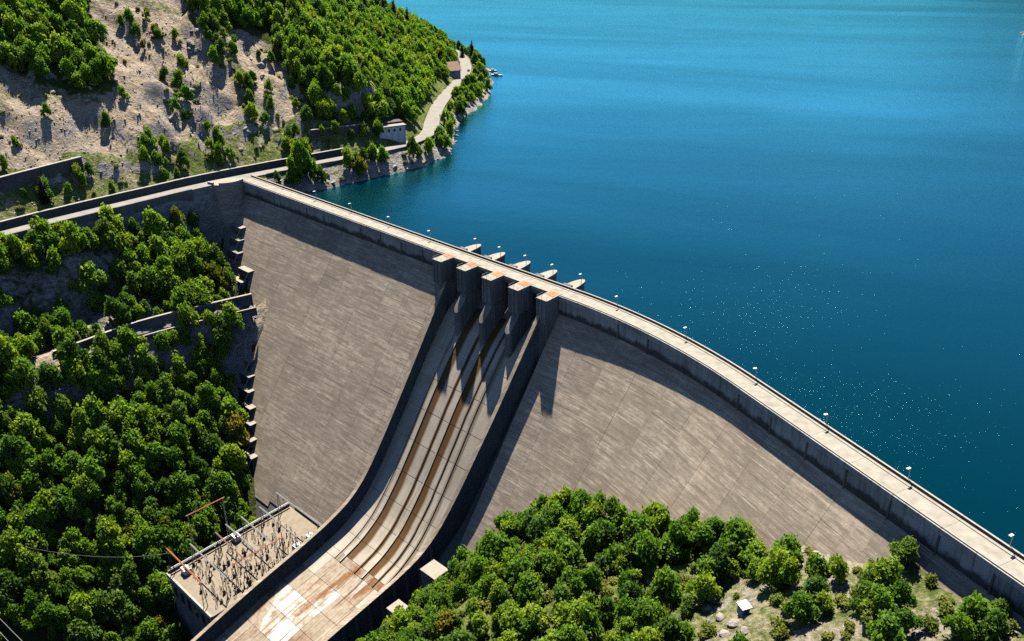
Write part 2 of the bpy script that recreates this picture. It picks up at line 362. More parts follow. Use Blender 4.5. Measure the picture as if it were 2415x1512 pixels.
def ground_material():
    m, t, b, o = nodes('hillside_ground'); g = G(t); p = g.pos()
    a = g.n('ShaderNodeAttribute', attribute_name='zone'); sp = g.n('ShaderNodeSeparateColor'); g.l(a.outputs['Color'], sp.inputs[0])
    n1 = g.noise(p, .06, 6, .65); n2 = g.noise(p, .5, 7, .72); n3 = g.noise(p, 2.2, 4, .7)
    soil = g.ramp(n2, [(.3, (.31, .245, .175)), (.5, (.43, .345, .25)), (.7, (.53, .44, .335))])
    stone = g.ramp(g.noise(g.mapped(p, (1, 1, 2.2)), .33, 8, .75), [(.34, (.17, .155, .145)), (.5, (.33, .30, .27)), (.66, (.49, .45, .40))])
    grass = g.ramp(n2, [(.3, (.06, .10, .02)), (.52, (.13, .17, .04)), (.7, (.26, .25, .085))])
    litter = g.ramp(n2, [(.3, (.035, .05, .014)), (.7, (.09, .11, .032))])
    def th(v, j, w=.12):
        q = g.math('ADD', v, g.math('MULTIPLY', g.math('SUBTRACT', n1, .5), .8)); q = g.math('ADD', q, g.math('MULTIPLY', g.math('SUBTRACT', n2, .5), .55)); return g.mr(q, j-w, j+w, 0, 1)
    uv = g.uv(); run = g.noise(g.mapped(uv, (.16, .022, 1)), 1.0, 6, .68, .4); run2 = g.noise(g.mapped(uv, (.42, .05, 1), (3, 7, 0)), 1.0, 5, .7)
    soil = g.mix(g.mr(run, .46, .60, 0, .8), soil, g.ramp(n2, [(.3, (.24, .21, .175)), (.7, (.42, .375, .315))])); soil = g.mix(g.mr(run2, .34, .46, .75, 0), soil, (.17, .125, .075))
    soil = g.mix(g.mr(run, .30, .40, .7, 0), soil, (.15, .145, .05))
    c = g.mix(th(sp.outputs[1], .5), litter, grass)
    c = g.mix(th(sp.outputs[0], .5), c, soil)
    c = g.mix(th(sp.outputs[2], .55, .08), c, stone)
    c = g.mix(1.0, c, g.ramp(n3, [(.25, (.78,)*3), (.75, (1.2,)*3)]), 'MULTIPLY')
    g.l(c, b.inputs['Base Color']); b.inputs['Roughness'].default_value = .97; b.inputs['Specular IOR Level'].default_value = .1
    g.bump(g.math('ADD', g.noise(p, .7, 8, .72), g.math('MULTIPLY', g.noise(p, .18, 6, .7), 2.0)), 1.0, 1.3, b)
    return m
MAT['ground'] = ground_material()

def leaf_material(name, dark, mid, light, trans=.3):
    m, t, b, o = nodes(name); g = G(t); p = g.pos()
    f = g.math('ADD', g.math('MULTIPLY', g.noise(p, .17, 2, .5), .55), g.math('MULTIPLY', g.rand(), .25)); f = g.math('ADD', f, g.math('MULTIPLY', g.noise(p, .03, 2, .5), .3)); f = g.math('ADD', f, g.math('MULTIPLY', g.math('SUBTRACT', g.noise(p, 1.4, 3, .6), .5), .35))
    c = g.ramp(f, [(.28, dark), (.5, mid), (.74, light)])
    g.l(c, b.inputs['Base Color']); b.inputs['Roughness'].default_value = .6; b.inputs['Specular IOR Level'].default_value = .18
    tr = g.n('ShaderNodeBsdfTranslucent'); tc = g.mix(1.0, c, (1.2, 1.25, .4), 'MULTIPLY'); g.l(tc, tr.inputs[0])
    mx = g.n('ShaderNodeMixShader'); mx.inputs[0].default_value = trans; g.l(b.outputs[0], mx.inputs[1]); g.l(tr.outputs[0], mx.inputs[2]); g.l(mx.outputs[0], o.inputs[0])
    return m
MAT['leaf'] = leaf_material('leaves', (.070, .170, .020), (.150, .295, .030), (.32, .42, .040), .50)
MAT['leaf_d'] = leaf_material('dark_leaves', (.05, .12, .022), (.10, .20, .035), (.18, .27, .042), .47)
MAT['leaf_y'] = leaf_material('yellow_leaves', (.09, .12, .012), (.18, .20, .018), (.30, .24, .03), .42)
MAT['shrub'] = leaf_material('shrub_leaves', (.08, .13, .02), (.16, .21, .035), (.28, .28, .06), .42)
MAT['needle'] = leaf_material('needles', (.010, .024, .012), (.018, .038, .016), (.03, .055, .02), .12)

def water_material():
    m, t, b, o = nodes('lake_water'); g = G(t); p = g.pos(); t.nodes.remove(b)
    body = g.mix(g.mr(g.noise(p, .004, 4, .55), .35, .65, 0, 1), (.000, .016, .028), (.000, .021, .036))
    wind = g.mr(g.noise(g.mapped(p, (1, 2.6, 1), rot=(0, 0, .35)), .0042, 4, .6, 1.2), .36, .66, .72, 1.0)
    h = g.math('ADD', g.math('MULTIPLY', g.noise(g.mapped(g.mapped(p, rot=(0, 0, -.571)), (1.55, .7, 1)), 1.0, 3, .6), 1.0), g.math('MULTIPLY', g.noise(p, .16, 2, .5), 1.2))
    bp = g.n('ShaderNodeBump'); bp.inputs['Strength'].default_value = 1.0; bp.inputs['Distance'].default_value = .235; g.l(g.math('MULTIPLY', h, wind), bp.inputs['Height'])
    fr = g.n('ShaderNodeFresnel'); fr.inputs[0].default_value = 1.333
    fac = g.mr(fr.outputs[0], .045, .32, .024, 1.0)
    lane = g.noise(g.mapped(g.mapped(p, rot=(0, 0, .25)), (.0016, .0075, 1)), 1.0, 5, .6, .8); fac = g.math('MULTIPLY', fac, g.mr(lane, .35, .65, .80, 1.12))
    df = g.n('ShaderNodeBsdfDiffuse'); g.l(body, df.inputs[0])
    gl = g.n('ShaderNodeBsdfGlossy'); gl.inputs['Color'].default_value = (.26, .95, 1.0, 1); gl.inputs['Roughness'].default_value = .04; g.l(bp.outputs[0], gl.inputs['Normal'])
    mx = g.n('ShaderNodeMixShader'); g.l(fac, mx.inputs[0]); g.l(df.outputs[0], mx.inputs[1]); g.l(gl.outputs[0], mx.inputs[2]); g.l(mx.outputs[0], o.inputs[0])
    return m
MAT['water'] = water_material()

def chute_material():
    """spillway concrete: brown run-off streaks down the bays, then lime-white and rusty slabs on the apron"""
    m, t, b, o = nodes('chute_concrete'); g = G(t); uv = g.uv(); p = g.pos(); sx = g.n('ShaderNodeSeparateXYZ'); g.l(uv, sx.inputs[0]); S = sx.outputs[0]; Uv = sx.outputs[1]
    base = g.mix(g.mr(g.noise(p, .12, 6, .65), .3, .7, 0, 1), (.33, .285, .23), (.45, .395, .325))
    base = g.mix(1.0, base, g.ramp(g.rand(), [(0, (.92,)*3), (1, (1.08,)*3)]), 'MULTIPLY')
    st = g.noise(g.mapped(uv, (1.4, .03, 1)), 1.0, 5, .65); base = g.mix(g.mr(st, .5, .72, 0, .55), base, (.19, .145, .10))
    wob = g.math('MULTIPLY', g.math('SUBTRACT', g.noise(g.mapped(uv, (.0, .09, 1)), 1.0, 4, .6), .5), 1.6)
    Sw = g.math('ADD', g.math('ADD', S, wob), g.mr(Uv, 25, 57, 1.4, 0))
    for c, hw, col, am in ((-38.3, 1.9, (.075, .038, .010), .95), (-31.3, .85, (.075, .042, .016), .9), (-25.9, 1.9, (.085, .042, .009), .97), (-21.3, .6, (.045, .032, .02), .9), (-17.4, 1.1, (.13, .09, .055), .75), (-42.5, .6, (.14, .10, .06), .55)):
        dd = g.math('ABSOLUTE', g.math('SUBTRACT', Sw, c)); f = g.mr(dd, hw*.7, hw*1.25, am, 0); base = g.mix(f, base, col)
    g.l(base, b.inputs['Base Color']); b.inputs['Roughness'].default_value = .85; b.inputs['Specular IOR Level'].default_value = .2
    g.bump(g.noise(p, 1.6, 5, .7), .35, .12, b); return m
MAT['chute'] = chute_material()
def apron_material():
    """flat apron at the foot of the chute: cream slabs with lime-white and rust-brown patches and reddish run-off lines"""
    m, t, b, o = nodes('apron_concrete'); g = G(t); uv = g.uv(); p = g.pos(); r = g.rand()
    c = g.ramp(g.noise(p, .5, 7, .7), [(.3, (.22, .17, .12)), (.5, (.31, .26, .20)), (.7, (.38, .34, .28))])
    c = g.mix(1.0, c, g.ramp(r, [(0, (.86, .84, .80)), (1, (1.14, 1.14, 1.14))]), 'MULTIPLY')
    wf = g.math('ADD', g.noise(g.mapped(uv, (.07, .05, 1)), 1.0, 3, .5, .5), g.math('MULTIPLY', g.math('SUBTRACT', r, .5), .42)); wf = g.math('ADD', wf, g.math('MULTIPLY', g.math('SUBTRACT', g.noise(p, .7, 6, .7), .5), .22))
    c = g.mix(g.mr(wf, .62, .69, 0, .95), c, (.58, .575, .56))
    rf = g.math('ADD', g.noise(g.mapped(uv, (.10, .035, 1), (9, 4, 0)), 1.0, 4, .6, .8), g.math('MULTIPLY', g.math('SUBTRACT', g.noise(p, .9, 6, .7), .5), .3))
    c = g.mix(g.mr(rf, .52, .64, 0, .9), c, g.ramp(g.noise(p, .8, 5, .7), [(.3, (.13, .05, .018)), (.7, (.25, .12, .05))]))
    st = g.noise(g.mapped(uv, (.8, .02, 1)), 1.0, 4, .65); c = g.mix(g.mr(st, .54, .63, 0, .8), c, (.10, .05, .024))
    g.l(c, b.inputs['Base Color']); b.inputs['Roughness'].default_value = .9; b.inputs['Specular IOR Level'].default_value = .15
    g.bump(g.noise(p, 1.5, 5, .7), .4, .15, b); return m
MAT['apron'] = apron_material()

# ------------------------------------------------------------------ terrain
def build_terrain():
    st = 2.0
    xs = np.arange(-345, 262, st); ys = np.arange(40, 905, st)
    X, Y = np.meshgrid(xs, ys); Z = ground(X, Y)
    nx, ny = len(xs), len(ys)
    V = np.stack([X.ravel(), Y.ravel(), Z.ravel()], 1)
    i = np.arange(nx*ny).reshape(ny, nx)
    F = np.stack([i[:-1, :-1], i[:-1, 1:], i[1:, 1:], i[1:, :-1]], -1).reshape(-1, 4)
    keep = V[F][:, :, 2].max(1) > WATER-25
    s, u = lin(V[F][:, :, 0].mean(1), V[F][:, :, 1].mean(1)); keep |= u > -10
    F = F[keep]
    me = bpy.data.meshes.new('terrain'); me.vertices.add(len(V)); me.vertices.foreach_set('co', V.ravel())
    me.loops.add(F.size); me.loops.foreach_set('vertex_index', F.ravel().astype(np.int32))
    me.polygons.add(len(F)); me.polygons.foreach_set('loop_start', np.arange(0, F.size, 4, dtype=np.int32)); me.polygons.foreach_set('loop_total', np.full(len(F), 4, np.int32))
    me.update(calc_edges=True); me.validate()
    _d, _al = polydist(V[:, 0], V[:, 1], ROADS); ul = me.uv_layers.new(name='UVMap'); li = np.empty(len(me.loops), np.int32); me.loops.foreach_get('vertex_index', li); ul.data.foreach_set('uv', np.stack([_al, _d], 1)[li].astype(np.float32).ravel())
    # what covers it: r bare soil, g grass, b rock
    x, y, z = V.T; P = proj(V); d, al = polydist(x, y, ROADS)
    gy, gx = np.gradient(Z, st); sl = np.hypot(gx, gy).ravel()
    scree = inpoly(P[:, 0], P[:, 1], Z_SCREE) | inpoly(P[:, 0], P[:, 1], Z_SCREE2)
    scree &= d > 5
    forest = np.zeros(len(V), bool)
    for q in Z_FOREST: forest |= inpoly(P[:, 0], P[:, 1], q)
    s, u = lin(x, y); right = (s > -5) & (u > 0) & (d < -60)
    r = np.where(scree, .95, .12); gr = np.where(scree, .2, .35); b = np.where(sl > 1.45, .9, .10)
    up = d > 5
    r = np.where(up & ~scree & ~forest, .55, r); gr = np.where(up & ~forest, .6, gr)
    verge = up & (d < 20+8*vnoise(al*.08, al*0, 5)) & ~forest; r = np.where(verge, .40, r); gr = np.where(verge, .85, gr)
    b = np.where(scree & (sl > 1.3), .8, np.where(scree, .22, b))
    shore = (y > 395) & (d < -5); r = np.where(shore, .45, r); gr = np.where(shore, .75, gr); b = np.where(shore & ((z < -5) | (sl > .9)), .95, b)
    br = sstep(50, 115, s); r = np.where(right, .18+.30*br, r); gr = np.where(right, .62, gr); b = np.where(right, .28+.17*br+(sl > .9)*.2, b)
    cl = sstep(CLW+15, CLW-10, np.abs(al-CLA)); dn = -d
    b = np.where((dn > 10) & (dn < 42) & (cl > .5), .56, b)
    e, ea = polydist(x, y, LEDGE); led = (np.abs(e) < 9) & (d < -8) & (ea > 2) & (ea < 160); r = np.where(led, .7, r)
    c = np.stack([r, gr, b, np.ones_like(r)], 1)
    a = me.color_attributes.new('zone', 'FLOAT_COLOR', 'POINT'); a.data.foreach_set('color', c.astype(np.float32).ravel())
    me.polygons.foreach_set('use_smooth', [True]*len(me.polygons)); me.materials.append(MAT['ground'])
    o = bpy.data.objects.new('terrain', me); COL.objects.link(o); tag(o, 'steep rocky hillsides of the valley', None, None, 'structure')
build_terrain()

def build_water():
    a = dam(np.linspace(-262, 290, 60), -W+.3, WATER)
    ring = [tuple(p) for p in a] + [(900, 60, WATER), (5200, 400, WATER), (5200, 6500, WATER), (-4200, 6500, WATER), (-4200, 1300, WATER), (-460, 1160, WATER), (-330, 700, WATER)]
    o = obj('water', ring, [tuple(range(len(ring)))], MAT['water']); tag(o, 'blue reservoir water behind the dam', None, None, 'structure')
build_water()
def build_hills():
    rng = np.random.default_rng(3); V = []; F = []; n = 90
    for k in range(n+1):
        a = RAD(-75+150*k/n); az = math.degrees(a)
        rad = 4200 - 900*float(sstep(22, 34, az)); hgt = 95+60*float(fbm(np.array(k*.13), np.array(2.), 4)) + 330*float(sstep(22, 33, az))
        for j, (dr, hh) in enumerate(((0, -14), (160, .45), (420, .8), (800, 1.0), (1500, .9))):
            r = rad+dr; z = hh if j == 0 else hgt*hh*(0.85+.3*float(fbm(np.array(k*.4), np.array(j*1.7), 8)))
            V.append((r*math.sin(a), r*math.cos(a), z))
    for k in range(n):
        for j in range(4): q = k*5+j; F.append((q, q+5, q+6, q+1))
    m = plain('far_woods', (.035, .055, .022), (.06, .085, .035), .01, .95)
    tag(obj('hills', V, F, m), 'wooded hills beyond the far end of the lake', None, None, 'structure')
build_hills()

# ------------------------------------------------------------------ road on the left bank
def strip(P, o0, o1, z, w=None):
    P = np.asarray(P); d = np.gradient(P, axis=0); d /= np.linalg.norm(d, axis=1)[:, None]; nrm = np.stack([-d[:, 1], d[:, 0]], 1)
    A = P+nrm*o0; B = P+nrm*o1; return A, B
ROADP = ROADS[(ROADS[:, 1] > 60) & (ROADS[:, 1] < 960)]
RD = smooth_poly(ROADP, 1)
def build_road():
    w = 4.1 + .7*sstep(470, 500, RD[:, 1])
    P = RD; d = np.gradient(P, axis=0); d /= np.linalg.norm(d, axis=1)[:, None]; nr = np.stack([-d[:, 1], d[:, 0]], 1)
    offs = [-w-.0, w]; V = []; F = []
    for i in range(len(P)):
        a = P[i]-nr[i]*w[i]; b = P[i]+nr[i]*w[i]; V += [(*a, -2.5), (*a, .08), (*b, .08), (*b, -2.5)]
    for i in range(len(P)-1):
        q = i*4; F += [(q, q+4, q+5, q+1), (q+1, q+5, q+6, q+2), (q+2, q+6, q+7, q+3)]
    o = obj('road', V, F, MAT['asphalt']); tag(o, 'pale road along the left bank', None, None, 'structure')
    # low edge wall, lake and valley side, in lengths
    seg = np.concatenate([[0], np.cumsum(np.linalg.norm(np.diff(P, axis=0), axis=1))])
    def along(t): return np.array([np.interp(t, seg, P[:, 0]), np.interp(t, seg, P[:, 1])]), np.array([np.interp(t, seg, nr[:, 0]), np.interp(t, seg, nr[:, 1])]), np.interp(t, seg, w)
    return along, seg
ROAD_AT, ROAD_SEG = build_road()
def road_t(pt): d = np.linalg.norm(RD-np.array(pt)[None], axis=1); return ROAD_SEG[d.argmin()]
def wall_run(name, label, cat, t0, t1, off, z0, z1, th, step, mat, cap=None, side=1, group=None):
    n = max(1, int((t1-t0)/step)); ts = np.linspace(t0, t1, n+1); p0, _, _ = ROAD_AT(t0); root = thing(name, label, cat, (p0[0], p0[1], 0), group)
    for a, b in zip(ts[:-1], ts[1:]):
        g = .04; (pa, na, wa), (pb, nb, wb) = ROAD_AT(a+g), ROAD_AT(b-g); oa = (wa+off)*side; ob = (wb+off)*side; oa2 = (wa+off+th)*side; ob2 = (wb+off+th)*side
        jz = random.uniform(-.05, .05); za, zb = (z0(a), z0(b)) if callable(z0) else (z0, z0); ta, tb = (z1(a), z1(b)) if callable(z1) else (z1, z1)
        P = [(*(pa+na*oa), za), (*(pb+nb*ob), zb), (*(pb+nb*ob2), zb), (*(pa+na*oa2), za), (*(pa+na*oa), ta+jz), (*(pb+nb*ob), tb+jz), (*(pb+nb*ob2), tb+jz), (*(pa+na*oa2), ta+jz)]
        MB().hexa(P, [(a, za), (b, zb), (b, zb), (a, za), (a, ta), (b, tb), (b, tb), (a, ta)]).build('wall_panel', mat, root)
        if cap is not None:
            e = .25; P = [(*(pa+na*(oa-e*side)), ta+jz+.01), (*(pb+nb*(ob-e*side)), tb+jz+.01), (*(pb+nb*(ob2+e*side)), tb+jz+.01), (*(pa+na*(oa2+e*side)), ta+jz+.01)]
            P += [(x, y, z+.3) for x, y, z in P]; MB().hexa(P).build('coping', cap, root)
    return root
tj = road_t((-150, 389)); tl = road_t((-262, 250)); te = road_t((-82, 444)); tb = road_t((-57, 469))
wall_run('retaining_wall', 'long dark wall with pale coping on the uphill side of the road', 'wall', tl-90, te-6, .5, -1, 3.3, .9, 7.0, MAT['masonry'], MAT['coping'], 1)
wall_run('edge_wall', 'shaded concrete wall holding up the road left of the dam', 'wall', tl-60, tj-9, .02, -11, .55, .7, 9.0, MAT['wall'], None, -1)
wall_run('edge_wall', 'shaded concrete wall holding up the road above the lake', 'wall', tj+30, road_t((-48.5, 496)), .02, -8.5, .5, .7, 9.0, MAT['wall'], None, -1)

# ------------------------------------------------------------------ the dam
DAM = thing('dam', 'tall curved concrete gravity dam with a central gated spillway', 'dam', (*dam(0, 30)[:2], -100))
LS, RSs = -58.2, -1.2                # the spillway's ends along the crest
JS = 13.05
def sweep(name, ring, s0, s1, mat, step=4.0):
    n = max(1, int(abs(s1-s0)/step)); ss = np.linspace(s0, s1, n+1); m = len(ring); V = []; F = []; UV = []
    for s in ss:
        for u, z in ring: V.append(dam(s, u, z)); UV.append((s, z))
    for i in range(n):
        for j in range(m):
            a = i*m+j; b = i*m+(j+1) % m; F.append((a, b, b+m, a+m))
    F.append(tuple(range(m-1, -1, -1))); F.append(tuple(range(n*m, n*m+m)))
    return obj(name, V, F, mat, DAM, UV)
prof = [(-W+.25, -1.2), (-.25, -1.2), (-.25, -ZF-.1), ((140-ZF)*M-.15, -140.2), (-W+.25, -140.2)]
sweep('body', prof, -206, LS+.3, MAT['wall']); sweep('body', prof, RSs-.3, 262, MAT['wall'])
# deck, cornice, walkway, kerb and parapet in monolith lengths
edges = [LS-JS*k for k in range(11, 0, -1)]; edges = [-205.5]+[e for e in edges if e > -200]+[LS]
edges_r = [RSs+JS*k for k in range(0, 21)]
bays = [LS+ (RSs-LS)*k/4 for k in range(5)]
def lengths():
    for E_ in (edges, bays, edges_r):
        for a, b in zip(E_[:-1], E_[1:]): yield a, b, E_ is bays
for a, b, mid in lengths():
    g = .03; n = 3
    MB().su(a+g, b-g, -W, -.02, -1.15, 0.0, n).build('deck', MAT['road'], DAM)
    MB().su(a+g, b-g, -W+.02, -W+1.25, .004, .18, n).build('walkway', MAT['coping'] if False else MAT['cap'], DAM)
    r = MB().su(a+g, b-g, -W-.05, -W+.22, -.6, .78, n).build('railing', MAT['rail'], DAM)
    MB().su(a+g, b-g, -W-.16, -W+.33, .785, .93, n).build('coping', MAT['coping'], r)
    if not mid:
        MB().su(a+g, b-g, -.32, 0.0, .004, .30, n).build('kerb', MAT['coping'], DAM)
        MB().su(a+g, b-g, -.24, .38, -1.6, -.02, n).build('cornice', MAT['crest_wall'], DAM)
        MB().su(a+.06, b-.06, -.24, random.uniform(-.02, .06), -ZF-.3, -1.62, n).build('wall_panel', MAT['crest_wall'], DAM)
        if random.random() < .8: MB().su(b-.22, b+.22, -.2, .30, -ZF-.25, -2.05, 1).build('joint_rib', MAT['wall'], DAM)
# concrete lifts of the sloping face
def face_z(u): return -ZF - u/M
NF = np.array([math.cos(math.atan(1/M)), math.sin(math.atan(1/M))])   # unused hint of the slope
def ground_pt(X): return float(ground(np.array([X[0]]), np.array([X[1]]))[0])
ROWS = np.arange(0, 34)*3.6
lifts = []
for E_ in (edges, edges_r[:16]):
    for a, b in zip(E_[:-1], E_[1:]):
        proud = random.uniform(0, .05); off = random.uniform(.8, 3.6); rows = np.concatenate([[0], off+ROWS]); rows = np.array([v+(random.uniform(-.5, .5) if 0 < k_ else 0) for k_, v in enumerate(rows)])
        for u0, u1 in zip(rows[:-1], rows[1:]):
            if face_z(u0) < -99 or (a > RSs-1 and face_z(u0) < -96): continue
            lifts.append((a, b, u0, u1, proud))
_c = np.array([[dam(s, u, face_z(u)) for s in (a, (a+b)/2, b) for u in (u0, u1)] for a, b, u0, u1, pr_ in lifts]); _g = ground(_c[..., 0], _c[..., 1])
lifts = [l for l, k in zip(lifts, (_g > _c[..., 2]+.6).all(1)) if not k]
print('face lifts', len(lifts))
for a, b, u0, u1, pr_ in lifts:
    o_ = pr_+random.uniform(0, .05); n = 1 if a < 0 else 3; mb = MB(); ss = np.linspace(a+.03, b-.03, n+1); v0 = u0+.012; v1 = u1-.012
    for p, q in zip(ss[:-1], ss[1:]):
        def pt(s, u, out): return dam(s, u+out*.81, face_z(u)+out*.588)
        P = [pt(p, v0, -.25), pt(q, v0, -.25), pt(q, v1, -.25), pt(p, v1, -.25), pt(p, v0, o_), pt(q, v0, o_), pt(q, v1, o_), pt(p, v1, o_)]
        k = 1.7; mb.hexa(P, [(p, v0*k), (q, v0*k), (q, v1*k), (p, v1*k)]*2)
    mb.build('panel', MAT['face'], DAM)
STRIP = [(LS, -53.4)]
# spillway: chute floor, training walls
TU = [6, 20, 35, 48, 55, 62, 73, 86, 99.5, 110, 121, 150]; TZ = [-10.2, -29.5, -50.1, -68, -76.2, -81.3, -85.9, -89.3, -92.3, -95, -98.2, -107]
from_u = np.arange(-2, 150.1, 1.0)
def sm(xs, x, y, w=4.0):
    f = np.interp(xs, x, y); 
    k = np.arange(-6, 7); g = np.exp(-(k/w*1.0)**2); g /= g.sum()
    e = np.concatenate([f[0]+(f[1]-f[0])*np.arange(-6, 0), f, f[-1]+(f[-1]-f[-2])*np.arange(1, 7)])
    return np.convolve(e, g, 'valid')
_xs = np.arange(-4, 152, 1.0)
_top = sm(_xs, [-4]+TU, [3.55]+TZ)
_hgt = sm(_xs, [-4, 40, 55, 65, 80, 100, 150], [8, 8.5, 8, 7.5, 7, 6.5, 6.5])
_sl = sm(_xs, [-4, 8, 26, 40, 55, 75, 150], [-54.5, -54, -52.8, -52.2, -52.2, -53, -53]); _sr = sm(_xs, [-4, 9, 30, 42, 53, 62, 75, 90, 100, 125, 150], [-4, -4.3, -5, -6, -8, -9.7, -11.3, -12.5, -13, -14, -15])
_rt = sm(_xs, [-4, 40, 50, 62, 150], [4.5, 4.5, 2.6, .2, 0])
def wtop(u): return float(np.interp(u, _xs, _top))
_fl = sm(_xs, [-4, 0, 5, 10, 16, 24, 35, 45, 55, 65, 80, 100, 150], [-15.5, -17, -20.8, -26, -33.5, -44, -59.1, -72.6, -83.6, -90.2, -95, -98.8, -113.5])
def cfloor(u): return float(np.interp(u, _xs, _fl))
def sleft(u): return float(np.interp(u, _xs, _sl))
def sright(u): return float(np.interp(u, _xs, _sr))
def rtop(u): return wtop(u)+float(np.interp(u, _xs, _rt))
cu = np.concatenate([np.arange(0.0, 73, 7.2), np.arange(75.0, 149, 8.5)])
rngc = random.Random(5)
for i, (u0, u1) in enumerate(zip(cu[:-1], cu[1:])):
    cols = 4 if u1 < 76 else 5
    sub = np.linspace(u0+.06, u1-.06, 5)
    for c in range(cols):
        def sv(u, f): a = sleft(u)+1.2; b = sright(u)-1.2; return a+(b-a)*f
        f0, f1 = c/cols, (c+1)/cols; V = []; UV = []; F = []; rise = rngc.uniform(0, .05)
        for u in sub:
            for f, e in ((f0, .05), (f1, -.05)):
                s = sv(u, f)+e; V.append(dam(s, u, cfloor(u)+rise)); UV.append((s, u))
        for u in sub:
            for f, e in ((f0, .05), (f1, -.05)):
                s = sv(u, f)+e; V.append(dam(s, u, cfloor(u)-.9)); UV.append((s, u))
        n = len(sub); k = n*2
        for j in range(n-1):
            q = j*2; F += [(q, q+1, q+3, q+2), (k+q, k+q+2, k+q+3, k+q+1), (q, q+2, k+q+2, k+q), (q+1, k+q+1, k+q+3, q+3)]
        F += [(0, k, k+1, 1), (2*n-2, 2*n-1, k+2*n-1, k+2*n-2)]
        mat = MAT['chute'] if (u0 < 71 or (u0 < 80 and c in (0, 4))) else MAT['apron']
        obj('slab', V, F, mat, DAM, UV)
def twall(side):
    us = np.arange(5.0, 149, 2.0); V = []; UV = []; F = []
    for u in us:
        if side < 0: s0, s1 = sleft(u), sleft(u)+1.2; zt = wtop(u)
        else: s0, s1 = sright(u)-1.2, sright(u); zt = rtop(u)
        zb = cfloor(u)-(14 if side < 0 else 16)
        for s, z in ((s0, zb), (s0, zt), (s1, zt), (s1, zb)): V.append(dam(s, u, z)); UV.append((u*1.7, z))
    for i in range(len(us)-1):
        for j in range(4): a = i*4+j; b = i*4+(j+1) % 4; F.append((a, b, b+4, a+4))
    F += [(3, 2, 1, 0), tuple(range(len(V)-4, len(V)))]
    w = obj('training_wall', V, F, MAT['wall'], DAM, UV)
    mb = MB(); V = []; F = []
    for u in us:
        s0, s1, zt = (sleft(u)-.12, sleft(u)+1.32, wtop(u)) if side < 0 else (sright(u)-1.32, sright(u)+.12, rtop(u))
        for s, z in ((s0, zt+.01), (s0, zt+.35), (s1, zt+.35), (s1, zt+.01)): V.append(dam(s, u, z))
    for i in range(len(us)-1):
        for j in range(4): a = i*4+j; b = i*4+(j+1) % 4; F.append((a, b, b+4, a+4))
    obj('coping', V, F, MAT['face'], w, [(v[0], v[1]) for v in V])
    if side > 0:                     # buttress ribs on the lower outer side
        for u in np.arange(58, 140, 5.2):
            s = sright(u); MB().hexa([dam(s, u-.45, cfloor(u)-14), dam(s+2.2, u-.45, cfloor(u)-14), dam(s+2.2, u+.45, cfloor(u)-14), dam(s, u+.45, cfloor(u)-14), dam(s, u-.45, rtop(u)-.8), dam(s+.5, u-.45, rtop(u)-.8), dam(s+.5, u+.45, rtop(u)-.8), dam(s, u+.45, rtop(u)-.8)]).build('buttress', MAT['wall'], w)
    return w
twall(-1); twall(1)
for s_, hh, ww in ((-41.4, .6, .5), (-33.0, .45, .45), (-28.9, .6, .5), (-23.0, .5, .4), (-19.3, .55, .45), (-44.6, .4, .4)):   # low ribs between the channels
    us = np.arange(9.0, 78, 3.0); V = []; F = []; UV = []
    for u in us:
        sh_ = 1.4*float(np.interp(u, [25, 57], [0, 1])); s0 = s_+sh_
        for ds, z in ((-ww/2, -.4), (-ww/2, hh), (ww/2, hh), (ww/2, -.4)): V.append(dam(s0+ds, u, cfloor(u)+z)); UV.append((s0-6, u))
    for i in range(len(us)-1):
        for j in range(4): a = i*4+j; b = i*4+(j+1) % 4; F.append((a, b, b+4, a+4))
    F += [(3, 2, 1, 0), tuple(range(len(V)-4, len(V)))]
    obj('divider_rib', V, F, MAT['chute'], DAM, UV)
prof2 = [(5.5, -9.0), (5.5, face_z(5.5)-.2), (100, face_z(100)-.2), (100, -145), (5.5, -145)]
def fillet():                        # the face carries on from the pier to the chute wall
    for u0, u1 in zip(ROWS[1:-1], ROWS[2:]):
        if face_z(u0) < -96: break
        mb = MB(); v0, v1 = u0+.035, u1-.035; o_ = random.uniform(0, .08)
        P = [dam(LS+.05, v0, face_z(v0)-6), dam(sleft(v0)+.1, v0, face_z(v0)-6), dam(sleft(v1)+.1, v1, face_z(v1)-6), dam(LS+.05, v1, face_z(v1)-6), dam(LS+.05, v0, face_z(v0)+o_), dam(sleft(v0)+.1, v0, face_z(v0)+o_), dam(sleft(v1)+.1, v1, face_z(v1)+o_), dam(LS+.05, v1, face_z(v1)+o_)]
        mb.hexa(P, [(LS, v0*1.7), (-53, v0*1.7), (-53, v1*1.7), (LS, v1*1.7)]*2).build('panel', MAT['face'], DAM)
fillet()
